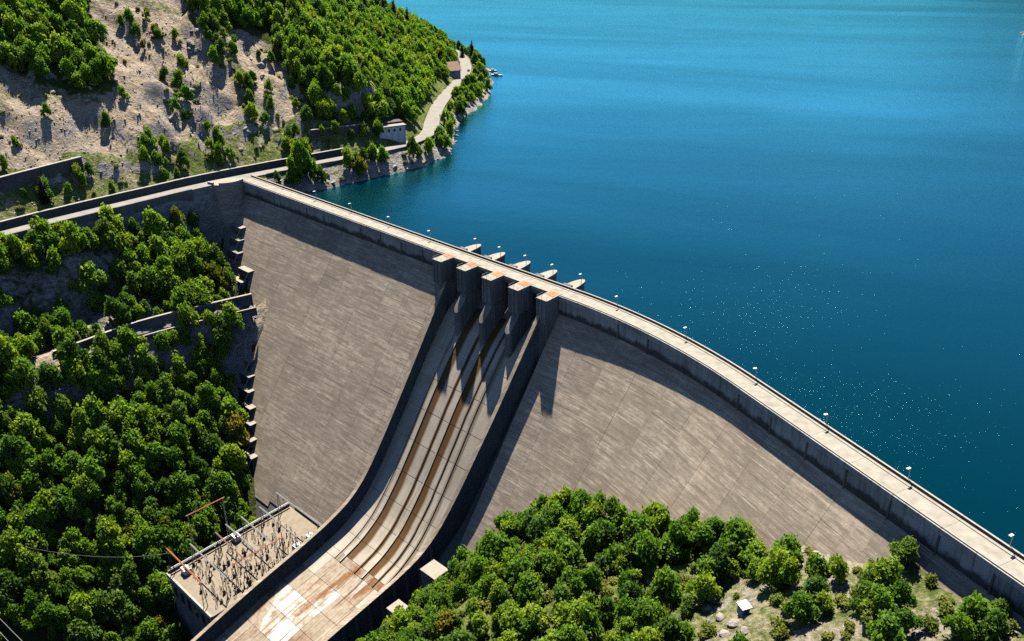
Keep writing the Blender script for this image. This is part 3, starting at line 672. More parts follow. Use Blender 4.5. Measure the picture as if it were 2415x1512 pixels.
# the weir under the gates
ogee = [(-W-.5, -140), (-W-.5, -13), (-W+1.5, -14.6), (-2.5, -14.2), (0, -17.5), (5, -22), (16, -36), (46, -77), (75, -105), (150, -125), (150, -140)]
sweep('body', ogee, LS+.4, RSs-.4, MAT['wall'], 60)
def pier_ring(s, w, u0, u1, round_end, n=8):
    R = []; h = w/2
    R += [dam(s-h, u0)[:2], dam(s-h, u1-(h if round_end else 0))[:2]]
    if round_end:
        for i in range(1, n): a = math.pi*i/n; R.append(dam(s-h*math.cos(a), u1-h+h*math.sin(a))[:2])
    R += [dam(s+h, u1-(h if round_end else 0))[:2], dam(s+h, u0)[:2]]
    return [tuple(r) for r in R][::-1]
for k in range(5):
    sc = -55.95+13.06*k
    ends = k in (0, 4)
    ring = pier_ring(sc, 3.1, 2.0 if not ends else -W-.4, 10.2 if not ends else 7.0, not ends); pm = MB().prism(ring, -60 if not ends else -30, -9.0)
    if not ends:                     # the tail's top slopes like the chute
        n_ = len(ring); pm.V = pm.V[:n_]+[(x, y, -16.5+(10.2-max(3.0, lin(x, y)[1]))/M) for x, y, z in pm.V[n_:]]; pm.UV = [(v[0], v[2]) for v in pm.V]
    sh = pm.build('pier', MAT['pier'], DAM)
    # upper shaft behind the head and the bearing under the deck
    MB().prism(pier_ring(sc, 3.4, -W-.35, 4.4, False), -36, -1.2).build('pier_shaft', MAT['pier'], sh)
    hd = MB(); hd.su(sc-2.25, sc+2.25, -1.5, 6.6, -9.4 if k < 4 else -9.4, -.35, 1)
    hd.build('pier_head', MAT['pier'], sh)
    MB().su(sc-2.4, sc+2.4, -1.6, 6.75, -.34, .12, 1).build('cap', MAT['cap'], sh)
    for i in range(2): MB().su(sc-1.9+1.95*i, sc-.1+1.95*i, -1.2 if k else -.9, 2.4 if k else 2.0, .125, .20, 1).build('hatch_cover', MAT['rust'], sh)
    rl = MB()
    for s_, u_ in ((-2.2, 6.5), (0, 6.5), (2.2, 6.5), (-2.2, 3.5), (2.2, 3.5)): rl.tube(dam(sc+s_, u_, .12), dam(sc+s_, u_, 1.15), .05, n=4)
    for a_, b_ in (((-2.2, 3.5), (-2.2, 6.5)), ((-2.2, 6.5), (2.2, 6.5)), ((2.2, 6.5), (2.2, 3.5))): rl.tube(dam(sc+a_[0], a_[1], 1.13), dam(sc+b_[0], b_[1], 1.13), .05, n=4)
    rl.build('railing', MAT['steel'], sh)
    for s_ in (-1.75, 0, 1.75): MB().su(sc+s_-.32, sc+s_+.32, 6.61, 6.9, -9.3, -.4, 1).build('pilaster', MAT['pier'], sh)
    for u_ in (1.2, 4.2): MB().su(sc+2.26, sc+2.5, u_-.4, u_+.4, -9.3, -.4, 1).build('pilaster', MAT['pier'], sh)
    if ends: MB().su(sc-2.2, sc+2.2, -1.2, 6.2, -19 if k == 0 else -24, -9.42, 1).build('pier_foot', MAT['pier'], sh)
    # rounded nose standing in the lake
    R = []; L = 10.2; hw = 2.25
    for i in range(13): a = math.pi*i/12; R.append(tuple(dam(sc-hw*math.cos(a)*(1-.0*math.sin(a)), -W-.3-L*math.sin(a)**.8)[:2]))
    ns = MB().prism(R, -45, -.55).build('nose', MAT['pier'], sh)
    R2 = [tuple(dam(sc-(hw+.15)*math.cos(math.pi*i/12), -W-.28-(L+.15)*math.sin(math.pi*i/12)**.8)[:2]) for i in range(13)]
    MB().prism(R2, -.545, -.2).build('cap', MAT['cap'], sh)
    MB().su(sc-1.6, sc+1.9, -W-1.5, -W-.25, -.19, 1.05, 1).build('hoist_box', MAT['dark'], sh)
for k in range(4):
    a = -55.95+13.06*k+1.75; b = a+13.06-3.5
    gt = MB().su(a, b, -4.6, -4.1, -14.4, -1.4, 1).build('gate', MAT['gate'], DAM)
    for z in (-12, -9.5, -7, -4.5): MB().su(a+.1, b-.1, -4.09, -3.6, z-.2, z+.2, 1).build('girder', MAT['rusty'], gt)
    MB().su(a+.2, b-.2, -1.6, -.4, -2.6, -1.2, 1).build('deck_beam', MAT['wall'], DAM)
    if k > 1:
        MB().tube(dam(b-.8, .8, -3.2), dam(b-3.0, 5.6, -11.5), .22).build('hoist_arm', MAT['rusty'], gt)
        MB().tube(dam(b-.6, 1.2, -9.5), dam(b-1.5, 4.6, -3.0), .2).build('hoist_arm', MAT['rusty'], gt)
# rounded corner where the dam meets the road
c0 = onz((532, 424), 0)
R = [(c0[0]+9.5*math.cos(a), c0[1]+9.5*math.sin(a)) for a in np.linspace(RAD(165), RAD(375), 22)]
ab = MB(); n = len(R); P = [(x, y, -70) for x, y in R]+[(x, y, -.3) for x, y in R]; dl = [0]
for i in range(1, n): dl.append(dl[-1]+math.dist(R[i], R[i-1]))
ab.add(P, [(i, i+1, n+i+1, n+i) for i in range(n-1)]+[tuple(range(n, 2*n))], [(d_, -40) for d_ in dl]+[(d_, 0) for d_ in dl])
abo = ab.build('abutment', MAT['face'], DAM, True)
MB().prism([(c0[0]+9.7*math.cos(a), c0[1]+9.7*math.sin(a)) for a in np.linspace(RAD(165), RAD(375), 22)], -.28, .12).build('cap', MAT['cap'], abo)
for a0, a1 in ((225, 250), (268, 350)):
    an = np.linspace(RAD(a0), RAD(a1), 9); R = [(c0[0]+9.5*math.cos(a), c0[1]+9.5*math.sin(a)) for a in an]+[(c0[0]+8.7*math.cos(a), c0[1]+8.7*math.sin(a)) for a in an[::-1]]
    MB().prism(R, .125, 1.15).build('parapet', MAT['white'] if False else MAT['coping'], abo)
# stepped blocks where the face dies into the left bank
def edge_s(u):
    z = face_z(u)
    s = np.arange(-200, -60, .5); X = dam(s, u, z); k = ground(X[:, 0], X[:, 1]) < z+.1
    w = np.where(~k[s < -70])[0]; e = float(np.interp(u, [5.9, 16.4, 24.7, 37, 43.7, 58.8, 65], [-195, -186.5, -172, -158, -144, -121, -109])); f = float(s[w[-1]]+.5) if len(w) else e; return f if abs(f-e) < 8 else e
for z0, z1 in ((-21, -40), (-55, -94)):
    z = z0
    while z > z1:
        u = (-z-ZF)*M; s = edge_s(u)
        w = random.uniform(5, 9); z += 2.2
        st = MB(); st.su(s-w, s+1.6, u-4.5, u+1.6, z-8, z-.25, 1); so = st.build('abutment_step', MAT['wall'], DAM)
        MB().su(s-w-.1, s+1.7, u-4.6, u+1.7, z-.24, z+.05, 1).build('cap', MAT['cap'], so)
        P = [dam(s+1.5, u+1.5, z), dam(s+1.5, u+1.5+4.2*M, z-4.2)]
        MB().tube(P[0], P[1], .32, n=4).build('rib', MAT['cap'], so)
        z -= 6.9
tag(obj('leaning_pole', *(lambda m: (m.V, m.F))(MB().tube(np.array(onz((498, 442), -.2))+0, np.array(onz((475, 466), -5.5)), .16)), MAT['coping']), 'thin pale pole leaning against the wall beside the rounded dam corner', 'pole')

# ------------------------------------------------------------------ ledge wall and track below the road
LG = smooth_poly(LEDGE, 1); LGL = np.concatenate([[0], np.cumsum(np.linalg.norm(np.diff(LG, axis=0), axis=1))])
def lg(t, off):
    p = np.array([np.interp(t, LGL, LG[:, 0]), np.interp(t, LGL, LG[:, 1])]); q = np.array([np.interp(t+.5, LGL, LG[:, 0]), np.interp(t+.5, LGL, LG[:, 1])]); r = np.array([np.interp(t-.5, LGL, LG[:, 0]), np.interp(t-.5, LGL, LG[:, 1])])
    d = (q-r)/np.linalg.norm(q-r); return p+np.array([d[1], -d[0]])*off
root = thing('ledge_wall', 'dark retaining wall above the narrow track on the left slope', 'wall', (*lg(60, 0), -42))
rp = thing('ledge_parapet', 'thin pale parapet along the outer edge of the track on the left slope', 'wall', (*lg(60, 5), -42))
tmax = LGL[-1]-22
for a in np.arange(34, tmax-6, 7.0):
    b = a+6.95
    P = [(*lg(a, -.4), -44), (*lg(b, -.4), -44), (*lg(b, .4), -44), (*lg(a, .4), -44), (*lg(a, -.4), -36.4), (*lg(b, -.4), -36.4), (*lg(b, .4), -36.4), (*lg(a, .4), -36.4)]
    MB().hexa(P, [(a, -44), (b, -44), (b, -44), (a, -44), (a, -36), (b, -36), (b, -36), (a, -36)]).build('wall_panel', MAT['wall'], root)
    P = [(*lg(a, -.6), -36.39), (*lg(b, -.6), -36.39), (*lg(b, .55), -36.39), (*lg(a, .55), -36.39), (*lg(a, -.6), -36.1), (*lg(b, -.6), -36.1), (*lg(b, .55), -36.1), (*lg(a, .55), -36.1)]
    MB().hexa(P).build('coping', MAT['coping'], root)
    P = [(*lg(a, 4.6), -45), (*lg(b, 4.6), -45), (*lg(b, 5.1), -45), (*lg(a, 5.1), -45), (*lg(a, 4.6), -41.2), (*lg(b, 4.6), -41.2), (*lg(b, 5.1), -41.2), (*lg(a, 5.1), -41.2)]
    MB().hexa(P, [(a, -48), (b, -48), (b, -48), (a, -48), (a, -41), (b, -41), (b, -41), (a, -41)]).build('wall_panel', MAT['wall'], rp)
    P = [(*lg(a, 4.5), -41.19), (*lg(b, 4.5), -41.19), (*lg(b, 5.2), -41.19), (*lg(a, 5.2), -41.19), (*lg(a, 4.5), -40.95), (*lg(b, 4.5), -40.95), (*lg(b, 5.2), -40.95), (*lg(a, 5.2), -40.95)]
    MB().hexa(P).build('coping', MAT['coping'], rp)

# ------------------------------------------------------------------ powerhouse with the switchyard on its roof
RZ_ = -97.4
PH = thing('powerhouse', 'flat roofed concrete powerhouse block beside the spillway chute', 'building', (*dam(-70, 92)[:2], -125))
def lsu(s, u, z): return dam(s, u, z)
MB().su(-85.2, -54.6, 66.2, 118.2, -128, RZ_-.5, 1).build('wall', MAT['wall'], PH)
for i in range(3):
    for j in range(5):
        MB().su(-85.0+10.1*i, -74.96+10.1*i, 66.4+10.35*j, 76.7+10.35*j, RZ_-.49, RZ_+random.uniform(0, .02), 1).build('roof_slab', MAT['yard'], PH)
for j in range(5): MB().su(-85.9, -85.22, 66.3+10.4*j, 76.6+10.4*j, RZ_-1.5, RZ_+1.2, 1).build('parapet', MAT['dark'], PH)
for z_ in (1.6, 2.3): MB().tube(dam(-84.7, 66.5, RZ_+z_), dam(-84.7, 117.5, RZ_+z_), .24).build('busbar', MAT['steel'], PH)
MB().su(-85.9, -54.7, 118.22, 118.9, RZ_-1.4, RZ_+.35, 1).build('fascia', MAT['coping'], PH)
for i in range(6): MB().su(-83.5+4.9*i, -81.2+4.9*i, 118.21, 118.32, RZ_-9, RZ_-4.5, 1).build('window', MAT['glass'], PH)
# upper bay against the face, with the dark opening
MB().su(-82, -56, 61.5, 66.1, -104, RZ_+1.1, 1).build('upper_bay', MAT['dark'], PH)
yard_label = 'brown porcelain insulator stand in the rows on the switchyard roof'
rs = random.Random(11)
def stand(s, u, h, kind):
    p = dam(s, u, RZ_+.03); m = MB()
    if kind == 0:
        m.box((p[0], p[1], p[2]+h*.15), (.5, .5, h*.3), .6); m.tube((p[0], p[1], p[2]+h*.3), (p[0], p[1], p[2]+h*.92), .17, .12, 6); m.tube((p[0], p[1], p[2]+h*.92), (p[0], p[1], p[2]+h), .3, .3, 6); mt = MAT['porcelain']
    elif kind == 1:
        q = dam(s+.9, u, RZ_+.03)
        for a in (p, q): m.tube(a, a+np.array([0, 0, h]), .11, .09, 5)
        m.tube(p+np.array([0, 0, h]), q+np.array([0, 0, h]), .12, .12, 5); mt = MAT['dark']
    else:
        m.box((p[0], p[1], p[2]+h*.3), (.9, .7, h*.6), .7); m.tube((p[0], p[1], p[2]+h*.6), (p[0], p[1], p[2]+h), .16, .12, 5); mt = MAT['rusty']
    return m, mt
labs = [('insulator_stand', 'brown porcelain insulator stand in the rows on the switchyard roof', 'insulator', 'insulator stands on the switchyard'), ('isolator_frame', 'thin dark isolator frame among the switchyard rows', 'isolator', 'isolator frames on the switchyard'), ('breaker_cabinet', 'small rusty breaker cabinet among the switchyard rows', 'cabinet', 'breaker cabinets on the switchyard')]
for i in range(11):
    for j in range(18):
        if rs.random() < .2: continue
        s = -82.6+2.4*i+rs.uniform(-.4, .4); u = 75.5+2.3*j+rs.uniform(-.4, .4)
        if s > -57.5: continue
        k = rs.choice((0, 0, 0, 1, 1, 2)); m, mt = stand(s, u, rs.uniform(2.0, 3.6), k)
        tag(m.build(labs[k][0], mt), labs[k][1], labs[k][2], labs[k][3])
def gantry(s0, u0, s1, u1, h, label, mat, legs=2, brace=False):
    p = dam(s0, u0, RZ_+.03); q = dam(s1, u1, RZ_+.03); r = thing('gantry', label, 'gantry', p); up = np.array([0, 0, h])
    for a in (p, q):
        for k in (-.45, .45):
            d = (q-p)/np.linalg.norm(q-p); nn = np.array([-d[1], d[0], 0]); MB().tube(a+nn*k*1.6, a+up+nn*k*.3, .16, .13, 4).build('leg', mat, r)
        for zz in np.arange(1.5, h-1, 2.0): MB().tube(a+np.array([0, 0, zz])-nn*.5, a+np.array([0, 0, zz+1])+nn*.45, .07, n=4).build('brace', mat, r)
    d = (q-p)/np.linalg.norm(q-p)
    MB().tube(p+up-d*.8, q+up+d*.8, .26, n=4).build('beam', MAT['rust'] if brace else mat, r)
    for f in np.linspace(.15, .85, 3):
        a = p+(q-p)*f+up; MB().tube(a, a-np.array([0, 0, 1.4]), .13, .13, 5).build('insulator', MAT['porcelain'], r)
gantry(-84.0, 117, -60.5, 117.4, 11.5, 'tall rusty gantry at the downstream edge of the switchyard', MAT['rusty'], brace=True)
gantry(-79.5, 100.5, -59, 101, 11.0, 'rusty gantry across the middle of the switchyard', MAT['rusty'])
gantry(-62.0, 104, -61.0, 85, 9.5, 'rusty gantry running along the chute side of the switchyard', MAT['rusty'], brace=True)
gantry(-84, 71.5, -57.5, 71.5, 10.0, 'pale steel gantry at the dam end of the switchyard', MAT['steel'])
gantry(-93, 104, -92.5, 90, 14.0, 'orange topped gantry standing beyond the left edge of the switchyard', MAT['steel'], brace=True)
for u_, hh, lb in ((80, 8.5, 'pale steel portal frame nearest the dam end of the switchyard'), (88, 8.5, 'pale steel portal frame second from the dam end of the switchyard'), (94.5, 9.0, 'pale steel portal frame just upstream of the middle rusty gantry'), (109, 9.0, 'pale steel portal frame just downstream of the middle rusty gantry')): gantry(-83.0, u_, -59.0, u_+.3, hh, lb, MAT['steel'])
def transformer(s, u, lab, mat):
    p = dam(s, u, RZ_+.03); r = thing('transformer', lab, 'transformer', p); rz = -.75
    MB().box(p+np.array([0, 0, 1.3]), (3.2, 2.2, 2.4), rz).build('tank', mat, r)
    for i in range(4): MB().box(p+np.array([(-1.2+.8*i)*math.cos(rz)-1.45*math.sin(rz), (-1.2+.8*i)*math.sin(rz)+1.45*math.cos(rz), 1.2]), (.5, .5, 1.9), rz).build('radiator', MAT['steel'], r)
    for i in range(3): a = p+np.array([(-1+i)*math.cos(rz), (-1+i)*math.sin(rz), 2.5]); MB().tube(a, a+np.array([0, 0, 1.3]), .2, .12, 6).build('bushing', MAT['porcelain'], r)
    MB().tube(p+np.array([0, 0, 2.9]), p+np.array([1.4*math.cos(rz), 1.4*math.sin(rz), 3.2]), .4, n=8).build('conservator', mat, r)
transformer(-60.5, 79.5, 'white transformer by the chute wall on the switchyard', MAT['white'])
transformer(-80.8, 113.8, 'grey transformer at the downstream corner of the switchyard', MAT['steel'])
transformer(-61.5, 72.8, 'grey transformer under the pale gantry by the dam face', MAT['steel'])
transformer(-83.0, 92.0, 'grey transformer against the dark left parapet of the switchyard', MAT['steel'])

# ------------------------------------------------------------------ lamp posts along the crest
ORD = ['first', 'second', 'third', 'fourth', 'fifth', 'sixth', 'seventh', 'eighth', 'ninth', 'tenth', 'eleventh', 'twelfth']
def lamp_post(s, u, zb, label, group):
    p = dam(s, u, zb); r = thing('lamp_post', label, 'lamp post', p, group); t = dam(s, u, 4.0); x, y, h = axis(s); out = np.array([math.sin(h), -math.cos(h), 0])
    MB().tube(p, (p[0], p[1], 3.9), .10, .07, 6).build('pole', MAT['steel'], r)
    MB().tube((p[0], p[1], 3.85), np.array([p[0], p[1], 4.05])+out*.9, .06, .05, 5).build('arm', MAT['steel'], r)
    c = np.array([p[0], p[1], 4.02])+out*.8; MB().box(c, (1.1, .55, .28), h+1.57).build('lamp_head', MAT['lamp'], r)
for i, s in enumerate((-177, -151, -125, -99, -74, 18.3, 47, 75.5, 102, 127.5, 153, 179)):
    lamp_post(s, -W-.1, .2, f'{ORD[i]} lamp post from the left end along the crest railing', 'lamp posts on the crest railing')
for k in range(5): lamp_post(-55.95+13.06*k+2.0, -W-6.2, -.2, f'{ORD[k]} lamp post from the left among those on the rounded pier noses', 'lamp posts on the pier noses')

# ------------------------------------------------------------------ buildings on the promontory
def block_house(q0, q1, depth, hgt, label):
    a = onz(q0, .1); b = onz(q1, .1); d = (b-a)[:2]; L = np.linalg.norm(d); d /= L; n = np.array([-d[1], d[0]]); r = thing('concrete_building', label, 'building', (*((a+b)[:2]/2), 0))
    def P(x, y, z): p = a[:2]+d*x+n*y; return (p[0], p[1], z)
    def bx(x0, x1, y0, y1, z0, z1, name, mat, par): m = MB().hexa([P(x0, y0, z0), P(x1, y0, z0), P(x1, y1, z0), P(x0, y1, z0), P(x0, y0, z1), P(x1, y0, z1), P(x1, y1, z1), P(x0, y1, z1)]); return m.build(name, mat, par)
    bx(0, L, 0, depth, -1, hgt, 'wall', MAT['whitewash'], r)
    rf = bx(-.5, L+.5, -.7, depth+.5, hgt+.01, hgt+.5, 'roof', MAT['cap'], r)
    bx(-.3, L+.3, depth*.45, depth+.4, hgt+.51, hgt+1.5, 'parapet', MAT['masonry'], rf)
    for i in range(4):
        x = L*(.1+.22*i); w = bx(x, x+1.3, -.06, .1, hgt-2.6, hgt-1.2, 'window', MAT['glass'], r); bx(x-.12, x+1.42, -.12, .0, hgt-2.85, hgt-2.62, 'sill', MAT['coping'], w)
    for i in range(5): x = L*(.02+.232*i); bx(x, x+.45, -.28, -.01, -.5, hgt-.02, 'pilaster', MAT['whitewash'], r)
    bx(L*.42, L*.42+1.6, -.06, .1, -.1, 2.3, 'door', MAT['dark'], r)
block_house((897, 342), (958, 334), 10.0, 9.5, 'grey concrete building with a flat roof beside the lake road')
def gable_house():
    c = onz((1052, 183), .1); r = thing('house', 'house with a brown gable roof by the far bend of the road', 'house', c); rz = RAD(28)
    d = np.array([math.cos(rz), math.sin(rz)]); n = np.array([-d[1], d[0]])
    def P(x, y, z): p = c[:2]+d*x+n*y; return (p[0], p[1], z)
    L, D, h, rg = 19.0, 14.0, 6.5, 5.5
    MB().add([P(-L/2, -D/2, -1), P(L/2, -D/2, -1), P(L/2, D/2, -1), P(-L/2, D/2, -1), P(-L/2, -D/2, h), P(L/2, -D/2, h), P(L/2, D/2, h), P(-L/2, D/2, h), P(-L/2, 0, h+rg-.35), P(L/2, 0, h+rg-.35)],
             [(0, 1, 5, 4), (1, 2, 6, 9, 5), (2, 3, 7, 6), (3, 0, 4, 8, 7), (0, 3, 2, 1)]).build('wall', MAT['render_grey'], r)
    for sg in (-1, 1):
        P8 = [P(-L/2-.8, sg*(D/2+1.0), h-.55), P(L/2+.8, sg*(D/2+1.0), h-.55), P(L/2+.8, 0, h+rg-.3), P(-L/2-.8, 0, h+rg-.3)]; P8 += [(x, y, z+.3) for x, y, z in P8]
        MB().hexa(P8).build('roof', MAT['roof_brown'], r)
    for i in range(4):
        x = -L/2+1.6+3.4*i
        for z in (1.0, 3.7): w = MB().hexa([P(x, -D/2-.06, z), P(x+1.3, -D/2-.06, z), P(x+1.3, -D/2+.1, z), P(x, -D/2+.1, z), P(x, -D/2-.06, z+1.4), P(x+1.3, -D/2-.06, z+1.4), P(x+1.3, -D/2+.1, z+1.4), P(x, -D/2+.1, z+1.4)]).build('window', MAT['glass'], r)
    MB().hexa([P(-L/2-7, -D/2-1, -.5), P(-L/2-.05, -D/2-1, -.5), P(-L/2-.05, D/2-3, -.5), P(-L/2-7, D/2-3, -.5), P(-L/2-7, -D/2-1, 2.6), P(-L/2-.05, -D/2-1, 2.6), P(-L/2-.05, D/2-3, 2.6), P(-L/2-7, D/2-3, 2.6)]).build('annexe', MAT['render_grey'], r)
gable_house()
def car(q, rz, mat, label):
    c = onz(q, .1); r = thing('car', label, 'car', c, 'cars parked by the house'); d = np.array([math.cos(rz), math.sin(rz)]); n = np.array([-d[1], d[0]])
    def P(x, y, z): p = c[:2]+d*x+n*y; return (p[0], p[1], .1+z)
    MB().add([P(x, y*.88, z) for x, z in ((-2.1, .3), (2.1, .3), (2.15, .75), (1.1, .95), (-1.9, .98), (-2.15, .75)) for y in (-1, 1)], [(0, 2, 4, 6, 8, 10), (11, 9, 7, 5, 3, 1)]+[(2*i, 2*i+1, (2*i+3) % 12, (2*i+2) % 12) for i in range(6)]).build('body', mat, r)
    MB().add([P(x, y, z) for x, w, z in ((1.0, .85, .96), (.35, .7, 1.45), (-1.1, .7, 1.47), (-1.8, .85, .99)) for y in (-w, w)], [(0, 2, 4, 6), (7, 5, 3, 1), (0, 1, 3, 2), (2, 3, 5, 4), (4, 5, 7, 6)]).build('cabin', MAT['glass'], r)
    MB().hexa([P(.3, -.66, 1.455), P(.3, .66, 1.455), P(-1.05, .66, 1.475), P(-1.05, -.66, 1.475), P(.3, -.66, 1.5), P(.3, .66, 1.5), P(-1.05, .66, 1.52), P(-1.05, -.66, 1.52)]).build('roof', mat, r)
    for x in (-1.3, 1.35):
        for y in (-.86, .66): a = P(x, y, .32); b = P(x, y+.2, .32); MB().tube(a, b, .32, n=10).build('wheel', MAT['rubber'], r)
car((1044, 197), RAD(60), MAT['white'], 'white car parked in front of the brown roofed house')
car((1034, 205), RAD(70), MAT['white'], 'white car farther from the brown roofed house along the verge')
car((1056, 190), RAD(55), MAT['blue'], 'dark blue car nearest the brown roofed house')
car((1105, 168), RAD(85), MAT['dark'], 'dark car standing on the lake side of the far road bend')
def boat(q, rz, L, label):
    c = onz(q, WATER); r = thing('boat', label, 'boat', c, 'boats moored at the point'); d = np.array([math.cos(rz), math.sin(rz)]); n = np.array([-d[1], d[0]])
    def P(x, y, z): p = c[:2]+d*x*L/2+n*y; return (p[0], p[1], WATER+z)
    ring = [(-1, 1.0), (.3, 1.15), (.75, .7), (1, 0), (.75, -.7), (.3, -1.15), (-1, -1.0)]
    V = [P(x*.9, y*.6, -.3) for x, y in ring]+[P(x, y, .85) for x, y in ring]; k = 7
    h = MB().add(V, [tuple(range(k-1, -1, -1)), tuple(range(k, 2*k))]+[(i, (i+1) % k, k+(i+1) % k, k+i) for i in range(k)]).build('hull', MAT['white'], r)
    MB().hexa([P(-.5, -.75, .86), P(.25, -.75, .86), P(.25, .75, .86), P(-.5, .75, .86), P(-.5, -.65, 2.0), P(.1, -.65, 2.0), P(.1, .65, 2.0), P(-.5, .65, 2.0)]).build('cabin', MAT['white'], r)
    MB().hexa([P(.12, -.6, 1.0), P(.28, -.6, 1.0), P(.28, .6, 1.0), P(.12, .6, 1.0), P(.1, -.6, 1.8), P(.16, -.6, 1.8), P(.16, .6, 1.8), P(.1, .6, 1.8)]).build('windscreen', MAT['glass'], r)
boat((1172, 178), RAD(-20), 11, 'larger white boat moored off the tip of the promontory')
boat((1163, 168), RAD(10), 7, 'smaller white boat moored behind the trees of the promontory')
# retaining walls on the hillside
def panel_wall(name, label, q0, q1, h, th, n, mat, sink=3.0):
    a = at(q0); b = at(q1); r = thing(name, label, 'wall', (*((a+b)[:2]/2), min(a[2], b[2]))); d = (b-a)[:2]; d /= np.linalg.norm(d); nn = np.array([-d[1], d[0]])
    for i in range(n):
        p = a+(b-a)*(i+.005)/n; q = a+(b-a)*(i+.995)/n; zt = [p[2]+h, q[2]+h]; j = random.uniform(-.1, .1)
        def C(v, o, z): return (v[0]+nn[0]*o, v[1]+nn[1]*o, z)
        P = [C(p, j, p[2]-sink), C(q, j, q[2]-sink), C(q, th, q[2]-sink), C(p, th, p[2]-sink), C(p, j, zt[0]), C(q, j, zt[1]), C(q, th, zt[1]), C(p, th, zt[0])]
        MB().hexa(P, [(i*4, p[2]-sink), (i*4+4, p[2]-sink), (i*4+4, 0), (i*4, 0)]*2).build('wall_panel', mat, r)
        MB().hexa([C(p, j-.2, zt[0]+.01), C(q, j-.2, zt[1]+.01), C(q, th+.2, zt[1]+.01), C(p, th+.2, zt[0]+.01), C(p, j-.2, zt[0]+.35), C(q, j-.2, zt[1]+.35), C(q, th+.2, zt[1]+.35), C(p, th+.2, zt[0]+.35)]).build('coping', MAT['coping'], r)
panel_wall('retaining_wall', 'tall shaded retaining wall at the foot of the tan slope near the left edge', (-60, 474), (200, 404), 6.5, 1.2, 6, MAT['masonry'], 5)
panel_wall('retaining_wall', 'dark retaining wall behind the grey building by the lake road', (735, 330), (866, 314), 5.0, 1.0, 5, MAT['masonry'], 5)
def hut():
    c = at((1752, 1447)); r = thing('hut', 'small hut with a white roof on the right bank rocks', 'hut', c); rz = RAD(20)
    MB().box(c+np.array([0, 0, 1.1]), (2.0, 2.0, 2.6), rz).build('wall', MAT['render_grey'], r)
    MB().box(c+np.array([0, 0, 2.6]), (2.6, 2.7, .28), rz).build('roof', MAT['white'], r)
    MB().box(c+np.array([math.sin(rz)*1.02, -math.cos(rz)*1.02, 1.0]), (.8, .06, 1.8), rz).build('door', MAT['dark'], r)
hut()
def bank_block(s0, s1, u0, u1, zt, label):
    r = thing('concrete_block', label, 'block', dam((s0+s1)/2, (u0+u1)/2, zt-10))
    MB().su(s0, s1, u0, u1, zt-22, zt, 1).build('body', MAT['wall'], r); MB().su(s0-.2, s1+.2, u0-.2, u1+.2, zt+.01, zt+.35, 1).build('cap', MAT['cap'], r)
bank_block(-3.0, 4.5, 62, 68, -78.5, 'square concrete block between the chute wall and the right bank trees')
bank_block(-4.5, 1.5, 77, 82, -86.5, 'lower concrete block farther down beside the chute wall')
# cables
def cable(a, b, sag, label, r=.05):
    a = np.array(a, float); b = np.array(b, float); m = MB(); n = 14; prev = None
    for i in range(n+1):
        t = i/n; p = a+(b-a)*t; p[2] -= sag*4*t*(1-t)
        if prev is not None: m.tube(prev, p, r, n=4)
        prev = p
    tag(m.build('power_cable', MAT['steel']), label, 'cable', 'power cables')
def spot(q, depth): r = ray(q); return CAM+r*(depth/(r@_F))
cable(spot((-60, 1395), 205), spot((190, 1640), 175), 1.5, 'upper power cable crossing the bottom left corner')
cable(spot((-60, 1424), 204), spot((150, 1640), 176), 1.5, 'middle power cable crossing the bottom left corner')
cable(spot((-60, 1450), 203), spot((130, 1640), 177), 1.5, 'lowest power cable crossing the bottom left corner')
cable(dam(-82, 117.2, RZ_+11.3), spot((60, 1290), 262), 3.0, 'sagging cable from the downstream gantry over the left wood', .045)

# ------------------------------------------------------------------ rocks
def rock_mesh(name, seed, mat, sub=2):
    bm = bmesh.new(); bmesh.ops.create_icosphere(bm, subdivisions=sub, radius=1.0); r = np.random.default_rng(seed)
    cuts = [(r.normal(size=3), r.uniform(.55, .85)) for _ in range(9)]
    for v in bm.verts:
        p = np.array(v.co)
        for n_, d_ in cuts:
            n_ = n_/np.linalg.norm(n_); k = p@n_
            if k > d_: p = p-n_*(k-d_)
        p += r.normal(size=3)*.03; p *= (1.15, .9, .75); v.co = p
    me = bpy.data.meshes.new(name); bm.to_mesh(me); bm.free(); me.materials.append(mat); return me
ROCKS = [rock_mesh('boulder', i, MAT['rock']) for i in range(5)]
rr = random.Random(3)
def boulder(q, size, label, group, sink=.3):
    size *= .62; c = at(q); o = bpy.data.objects.new('boulder', rr.choice(ROCKS)); COL.objects.link(o); o.location = (c[0], c[1], c[2]-size*sink+size*.4); o.scale = (size*rr.uniform(.8, 1.3), size*rr.uniform(.8, 1.2), size*rr.uniform(.7, 1.1)); o.rotation_euler = (rr.uniform(-.4, .4), rr.uniform(-.4, .4), rr.uniform(0, 6))
    tag(o, label, 'boulder', group)
for q, sz in (((1690, 1415), 3.2), ((1665, 1440), 2.6), ((1700, 1460), 2.8), ((1735, 1475), 2.6), ((1715, 1500), 2.4), ((1640, 1400), 2.0), ((1620, 1450), 1.8), ((1760, 1490), 2.2)): boulder(q, sz, 'grey boulder in the rocky outcrop around the small white roofed hut', 'boulders around the hut')
for q, sz in (((1905, 1300), 3.0), ((1930, 1312), 2.6), ((1880, 1312), 2.4), ((1915, 1330), 2.0), ((1950, 1325), 2.2), ((1820, 1305), 1.8), ((1790, 1312), 1.6)): boulder(q, sz, 'brownish boulder in the outcrop at the foot of the right dam face', 'boulders at the foot of the face')
for q, sz in (((1500, 1195), 1.8), ((1472, 1215), 1.6), ((1355, 1280), 1.6), ((1545, 1200), 1.4), ((1530, 1372), 1.5), ((1480, 1235), 1.5)): boulder(q, sz, 'pale boulder showing between the trees on the right bank', 'boulders among the right bank trees')
